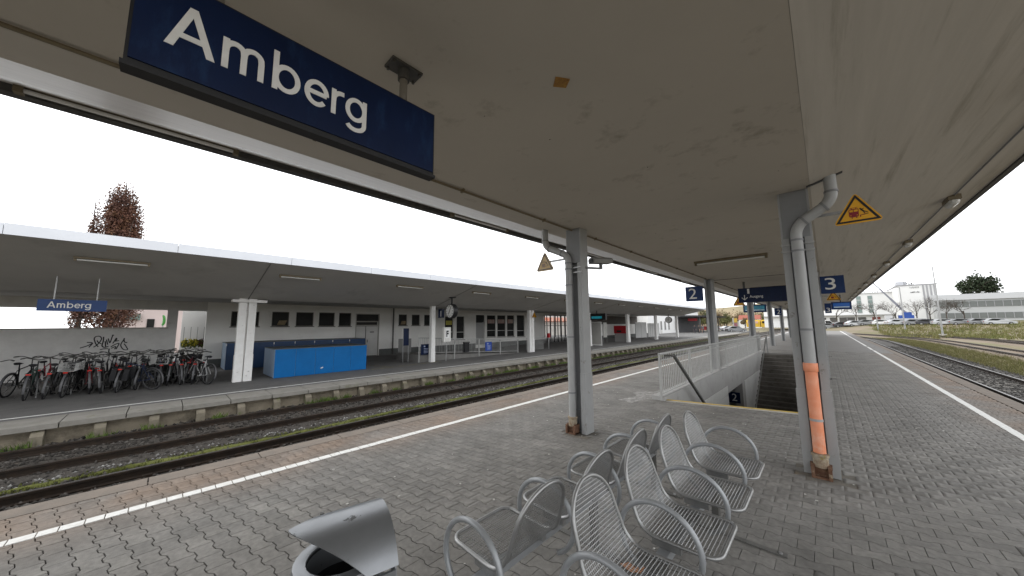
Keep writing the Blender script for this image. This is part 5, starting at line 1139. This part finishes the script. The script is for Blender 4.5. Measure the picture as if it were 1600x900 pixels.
for k, (c, x_) in enumerate(order):
    car('%s parked car before the white factory, %s from the left of the row' % (cols[c][0], ['first','second','third','fourth','fifth','sixth','seventh','eighth','ninth','tenth','eleventh','twelfth','thirteenth'][k]), cols[c], x_, 123.5+.3*(k % 3), terr(x_, 123.6)-.12, radians(8+6*(k % 4)))
car('white delivery van parked left below the factory awning', cols['w'], -.6, 133, terr(-.6, 133), radians(5), True)
cr = thing('mobile_crane', 'blue mobile crane with long grey telescopic boom in front of the factory', 'crane', (12.9, 128, 1.4)); cy = 127.0
m_ = MB(); b0_, b1_ = Vector((14.9, cy, 3.6)), Vector((9.6, cy, 12.4)); dd = (b1_-b0_)
for f0_, f1_, w_ in ((0, .45, .42), (.40, .75, .32), (.7, 1.0, .22)): m_.bar(b0_+dd*f0_, b0_+dd*f1_, w_, w_)
m_.build('boom', M('boom_grey', (.20,.205,.24), None, rough=.4), cr)
m_ = MB(); m_.box(13.5, 15.9, cy-1, cy+1, 2.5, 3.3); m_.box(14.2, 15.6, cy-.8, cy+.8, 3.3, 4.0); m_.build('superstructure', M('crane_blue', (.02,.07,.30), None, rough=.4), cr)
m_ = MB(); m_.box(11.9, 17.6, cy-1.2, cy+1.2, 1.7, 2.5); m_.box(11.2, 12.4, cy-1.2, cy+1.2, 1.6, 3.3); m_.build('carrier', M('crane_pale', (.5,.5,.5), None), cr)
for x_ in (12.4, 14.0, 15.4, 16.8): MB().tube([(x_, cy-1.25, 1.75), (x_, cy+1.25, 1.75)], .5, 14).build('wheel', blackrub, cr)
# ------------------------------------------------------------------ far end: buildings, train, hill
D = thing('annex_building', 'white two storey annex with narrow windows beyond the station canopy', 'building', (-30, 85, -.5))
MB().box(-36, -26, 62.5, 104, -1, 4.9).build('wall', whiteb, D); MB().box(-36.2, -25.8, 62.3, 104.2, 4.9, 5.1).build('parapet', greyb, D)
for k in range(12):
    y_ = 74+2.4*k
    if k % 4 == 3: continue
    wo = MB().box(-25.99, -25.93, y_, y_+1.0, .3 if k % 5 else -.6, 2.3).build('window', framem, D); MB().box(-25.93, -25.91, y_+.1, y_+.9, .4, 2.2).build('pane', M('pane_grey', (.20,.20,.20), None, rough=.2), wo)
E_ = thing('bus_shelter', 'dark flat roofed shelter beyond the station canopy end', 'shelter', (-22, 95, SZ))
MB().sweep([(-26,3.2),(-19.6,3.2),(-19.3,3.5),(-26,3.7)], 84, 105).build('roof', M('roof_black', (.03,.03,.032), None), E_)
for y_ in (85, 91, 97, 103): MB().box(-21.1, -20.9, y_, y_+.2, SZ, 3.2).build('post', dkmetal, E_)
MB().box(-25.6, -25.4, 84.5, 104, SZ, 3.2).build('back_wall', M('shelter_back', (.06,.06,.065), None), E_); MB().box(-24, -22, 86.9, 87, 2.3, 2.9).build('red_display', M('red_bright', (.45,.012,.02), None), E_)
def person(label, x, y, rz, top, legs, lean=0.0, bag=False):
    t = thing('person', label, 'person', (x, y, SZ), 'people waiting by the shelter', rz)
    V_ = {'pel':(0,0,.95,.13),'wai':(0,.0,1.10,.125),'che':(0,.0,1.33,.15),'nk':(0,.0,1.50,.065),'hd0':(0,.02,1.58,.085),'hd1':(0,.02,1.70,.095),'hd2':(0,.01,1.77,.06),
      'lh':(-.09,0,.90,.10),'lk':(-.10,.03,.50,.065),'la':(-.11,-.02,.09,.045),'lt':(-.12,.13,.04,.04),'rh':(.09,0,.90,.10),'rk':(.10,.02,.50,.065),'ra':(.12,-.03,.09,.045),'rt':(.13,.12,.04,.04),
      'ls':(-.19,0,1.42,.07),'le':(-.25,-.02,1.14,.05),'lw':(-.22,.10,.90,.035),'lf':(-.21,.14,.82,.03),'rs':(.19,0,1.42,.07),'re':(.25,-.02,1.14,.05),'rw':(.20,.16,.98,.035),'rf':(.17,.22,.95,.03)}
    ks = list(V_); E2 = [('pel','wai'),('wai','che'),('che','nk'),('nk','hd0'),('hd0','hd1'),('hd1','hd2'),('pel','lh'),('lh','lk'),('lk','la'),('la','lt'),('pel','rh'),('rh','rk'),('rk','ra'),('ra','rt'),('che','ls'),('ls','le'),('le','lw'),('lw','lf'),('che','rs'),('rs','re'),('re','rw'),('rw','rf')]
    me = bpy.data.meshes.new('body'); me.from_pydata([V_[k][:3] for k in ks], [(ks.index(a), ks.index(b)) for a, b in E2], []); ob = bpy.data.objects.new('body', me); C.objects.link(ob)
    md = ob.modifiers.new('s', 'SKIN'); sv = me.skin_vertices[0].data
    for i, k in enumerate(ks): sv[i].radius = (V_[k][3],)*2; sv[i].use_root = k == 'pel'
    ob.modifiers.new('sub', 'SUBSURF').levels = 1; ob.modifiers['sub'].render_levels = 1
    dg = bpy.context.evaluated_depsgraph_get(); m2 = bpy.data.meshes.new_from_object(ob.evaluated_get(dg)); bpy.data.objects.remove(ob)
    for mt in (legs, top, M('skin', (.42,.26,.19), None, rough=.6)): m2.materials.append(mt)
    for p in m2.polygons: zc = p.center.z; p.material_index = 2 if zc > 1.53 or (abs(p.center.x) > .15 and zc < .93) else (1 if zc > .93 else 0); p.use_smooth = True
    ob = bpy.data.objects.new('body', m2); C.objects.link(ob); ob.parent = t
    h_ = MB(); h_.lathe([(.0,1.83),(.07,1.81),(.108,1.74),(.11,1.66),(.09,1.60)], (0,-.005,0), 12); h_.build('hair', M('hair', (.03,.02,.015), None), t, True, world=False)
    if bag: g = MB(); g.obox((0,-.2,1.2), (.13,0,0), (0,.07,0), (0,0,.2)); g.build('backpack', blackrub, t, world=False)
jk = M('jacket_dark', (.025,.026,.032), None, rough=.8); jn = M('jeans', (.03,.035,.05), None, rough=.9)
person('person in dark jacket standing left of the shelter', -20.35, 78.1, radians(200), jk, jn); person('person in dark coat with backpack under the shelter', -19.63, 78.5, radians(150), M('coat', (.04,.038,.036), None), jk, bag=True); person('person in grey jacket at the shelter post', -19.4, 80.5, radians(240), M('jacket_grey', (.09,.09,.095), None), jn)
tr_ = thing('yellow_train', 'yellow maintenance train standing far down the tracks', 'train', (-20, 190, -.6))
for k, x_ in enumerate((-27, -21.5, -16)):
    m_ = MB(); m_.prism([(-1.4,.2),(1.4,.2),(1.45,2.6),(1.1,3.5),(-1.1,3.5),(-1.45,2.6)], (x_, 190, -.4), (0,1,0), (0,0,1), (5.2,0,0)); w_ = m_.build('wagon', M('train_yellow', (.62,.40,.03), (.55,.34,.03), .5, .5), tr_)
    for j in range(3): MB().box(x_+.5+j*1.5, x_+1.5+j*1.5, 188.5, 188.56, 1.5, 2.5).build('window', glassm if k else M('train_patch', (.55,.35,.3), None), w_)
for k, (x_, y_, w_, h_, rc) in enumerate(((-34, 215, 9, 6, (.28,.09,.06)), (-14, 230, 8, 6.5, (.30,.10,.07)), (-8, 205, 5, 4, (.25,.24,.24)))):
    t = thing('far_house', ['white house with red roof far left of the train', 'white house with red roof right behind the train', 'small pale house right of the yellow train'][k], 'house', (x_, y_, -1), 'far houses'); MB().box(x_, x_+w_, y_, y_+7, -1, h_*.6).build('wall', whiteb, t); m_ = MB(); m_.prism([(-.4, h_*.6), (7.4, h_*.6), (3.5, h_)], (x_-.3, y_, 0), (0,1,0), (0,0,1), (w_+.6,0,0)); m_.build('roof', M('roof%d' % k, rc, None, rough=.8), t); MB().box(x_+1.2, x_+2.4, y_-.05, y_, 1, 2.2).build('window', glassm, t); MB().box(x_+w_-2.4, x_+w_-1.2, y_-.05, y_, 1, 2.2).build('window', glassm, t)
hv, hf = [], []; nx2, ny2 = 60, 24
for j in range(ny2+1):
    for i in range(nx2+1):
        x_ = -420+i*9.0; y_ = 300+j*22; u = (j/ny2); hgt = 30*sin(pi*min(1, u*1.1))*(.55+.45*sin(x_*.013+1.9))*max(0, min(1, (40-x_)/90)); hv.append((x_, y_, -2+max(0, hgt)+1.2*sin(x_*.05+y_*.03)))
for j in range(ny2):
    for i in range(nx2): hf.append((j*(nx2+1)+i, j*(nx2+1)+i+1, (j+1)*(nx2+1)+i+1, (j+1)*(nx2+1)+i))
tag(np_obj('hill', np.array(hv), np.array(hf), M('hill', (.30,.22,.145), (.22,.19,.10), .02, 1, c3=(.16,.14,.07), c3scale=.03, c3lo=.5, c3hi=.6)), kind='structure')
bmat = [M('tree_tan', (.16,.125,.07), (.22,.16,.09), .2, .9), M('tree_olive', (.09,.10,.035), (.13,.13,.05), .2, .9), M('tree_green', (.04,.06,.02), (.07,.085,.03), .2, .9)]
spots = [(-62,235,10,2),(-54,230,13,2),(-48,240,11,0),(-42,226,9,1),(-37,238,10,0),(-30,228,8,0),(-24,240,9,1),(-68,222,9,1),(-75,236,11,0),(-19,236,8,0),(-40,210,5,1),(-30,206,4.5,0),(-50,208,6,1)]
lab = ['bushy dark green tree at the left foot of the hill','tall dark pine above the other trees at the hill foot','tan budding tree right of the tall pine','olive bushy tree below the hill','tan tree in the middle of the hill foot','low tan tree behind the train','olive tree right of the tan ones by the train','olive round tree partly behind the shelter roof','tan tree behind the shelter roof','small tan tree at the right end of the hill foot','low olive shrub before the hill trees','low tan shrub before the train','wide olive shrub by the parked cars']
for k, (x_, y_, h_, mi) in enumerate(spots):
    leaf_tree('far_tree', lab[k], x_, y_, -1, [(x_, y_, h_*.6, h_*.36, h_*.36, h_*.42), (x_+h_*.2, y_, h_*.45, h_*.3, h_*.3, h_*.3), (x_-h_*.22, y_, h_*.42, h_*.3, h_*.3, h_*.3)], 900, .32, bmat[mi], bark, .25, 'trees below the hill', twigs=10)
lv = []
for _ in range(90): x_ = random.uniform(-140, 0); y_ = random.uniform(250, 330); lv.append((x_, y_))
nl = 9000; ii = rng.integers(0, 90, nl); cpos = np.array([(x, y, 1+random.uniform(2, 6)) for x, y in lv])[ii]+rng.normal(size=(nl, 3))*np.array([3.2, 3, 2.2]); a_ = rng.normal(size=(nl, 3)); a_ /= np.linalg.norm(a_, axis=1)[:, None]; b_ = np.cross(a_, rng.normal(size=(nl, 3))); b_ /= np.linalg.norm(b_, axis=1)[:, None]
np_w = np.stack([cpos-a_*.6, cpos+b_*.5, cpos+a_*.6, cpos-b_*.5], 1).reshape(-1, 3)
tag(np_obj('far_wood', np_w, np.arange(nl*4).reshape(-1, 4), bmat[0]), 'brown leafless wood massed along the foot of the hill', 'wood', kind='stuff')
for k, (c, x_, y_) in enumerate((('r', -25.5, 108), ('w', -22.5, 109), ('g', -16.6, 100), ('s', -19.6, 108))): car('%s car parked beyond the shelter near the station street' % cols[c][0], cols[c], x_, y_, terr(x_, y_)+.45, radians(15*k))
t = thing('totem_sign', 'tall pale totem with red and yellow panels beside the far track', 'sign', (-16.6, 100, -1)); MB().box(-17.2, -16.9, 100, 100.3, -1, 3.0).build('post', conc_light, t); MB().box(-16.1, -15.8, 100, 100.3, -1, 2.2).build('post', conc_light, t)
MB().box(-16.9, -16.2, 100.05, 100.2, 1.9, 2.9).build('panel', M('totem_yellow', (.5,.33,.05), None), t); MB().box(-16.9, -16.2, 100.05, 100.2, .6, 1.7).build('panel', M('totem_red', (.35,.05,.04), (.2,.2,.25), 2, .5), t)
for k, (x_, y_, z_) in enumerate(((-40, 90, 9.5), (-52, 130, 14), (-44, 150, 12))):
    t = thing('mast', ['slender signal mast with cross arm above the station roof', 'tall thin mast behind the station roof near number 2 sign', 'thin floodlight mast right of the tall mast'][k], 'mast', (x_, y_, -1), 'masts behind the station'); MB().tube([(x_, y_, -1), (x_, y_, z_)], [.12, .06], 6).build('pole', galv, t); MB().box(x_-2.2*(k == 0)-.4, x_+.4, y_-.05, y_+.05, z_-.1, z_+.1).build('cross_arm', galv, t)
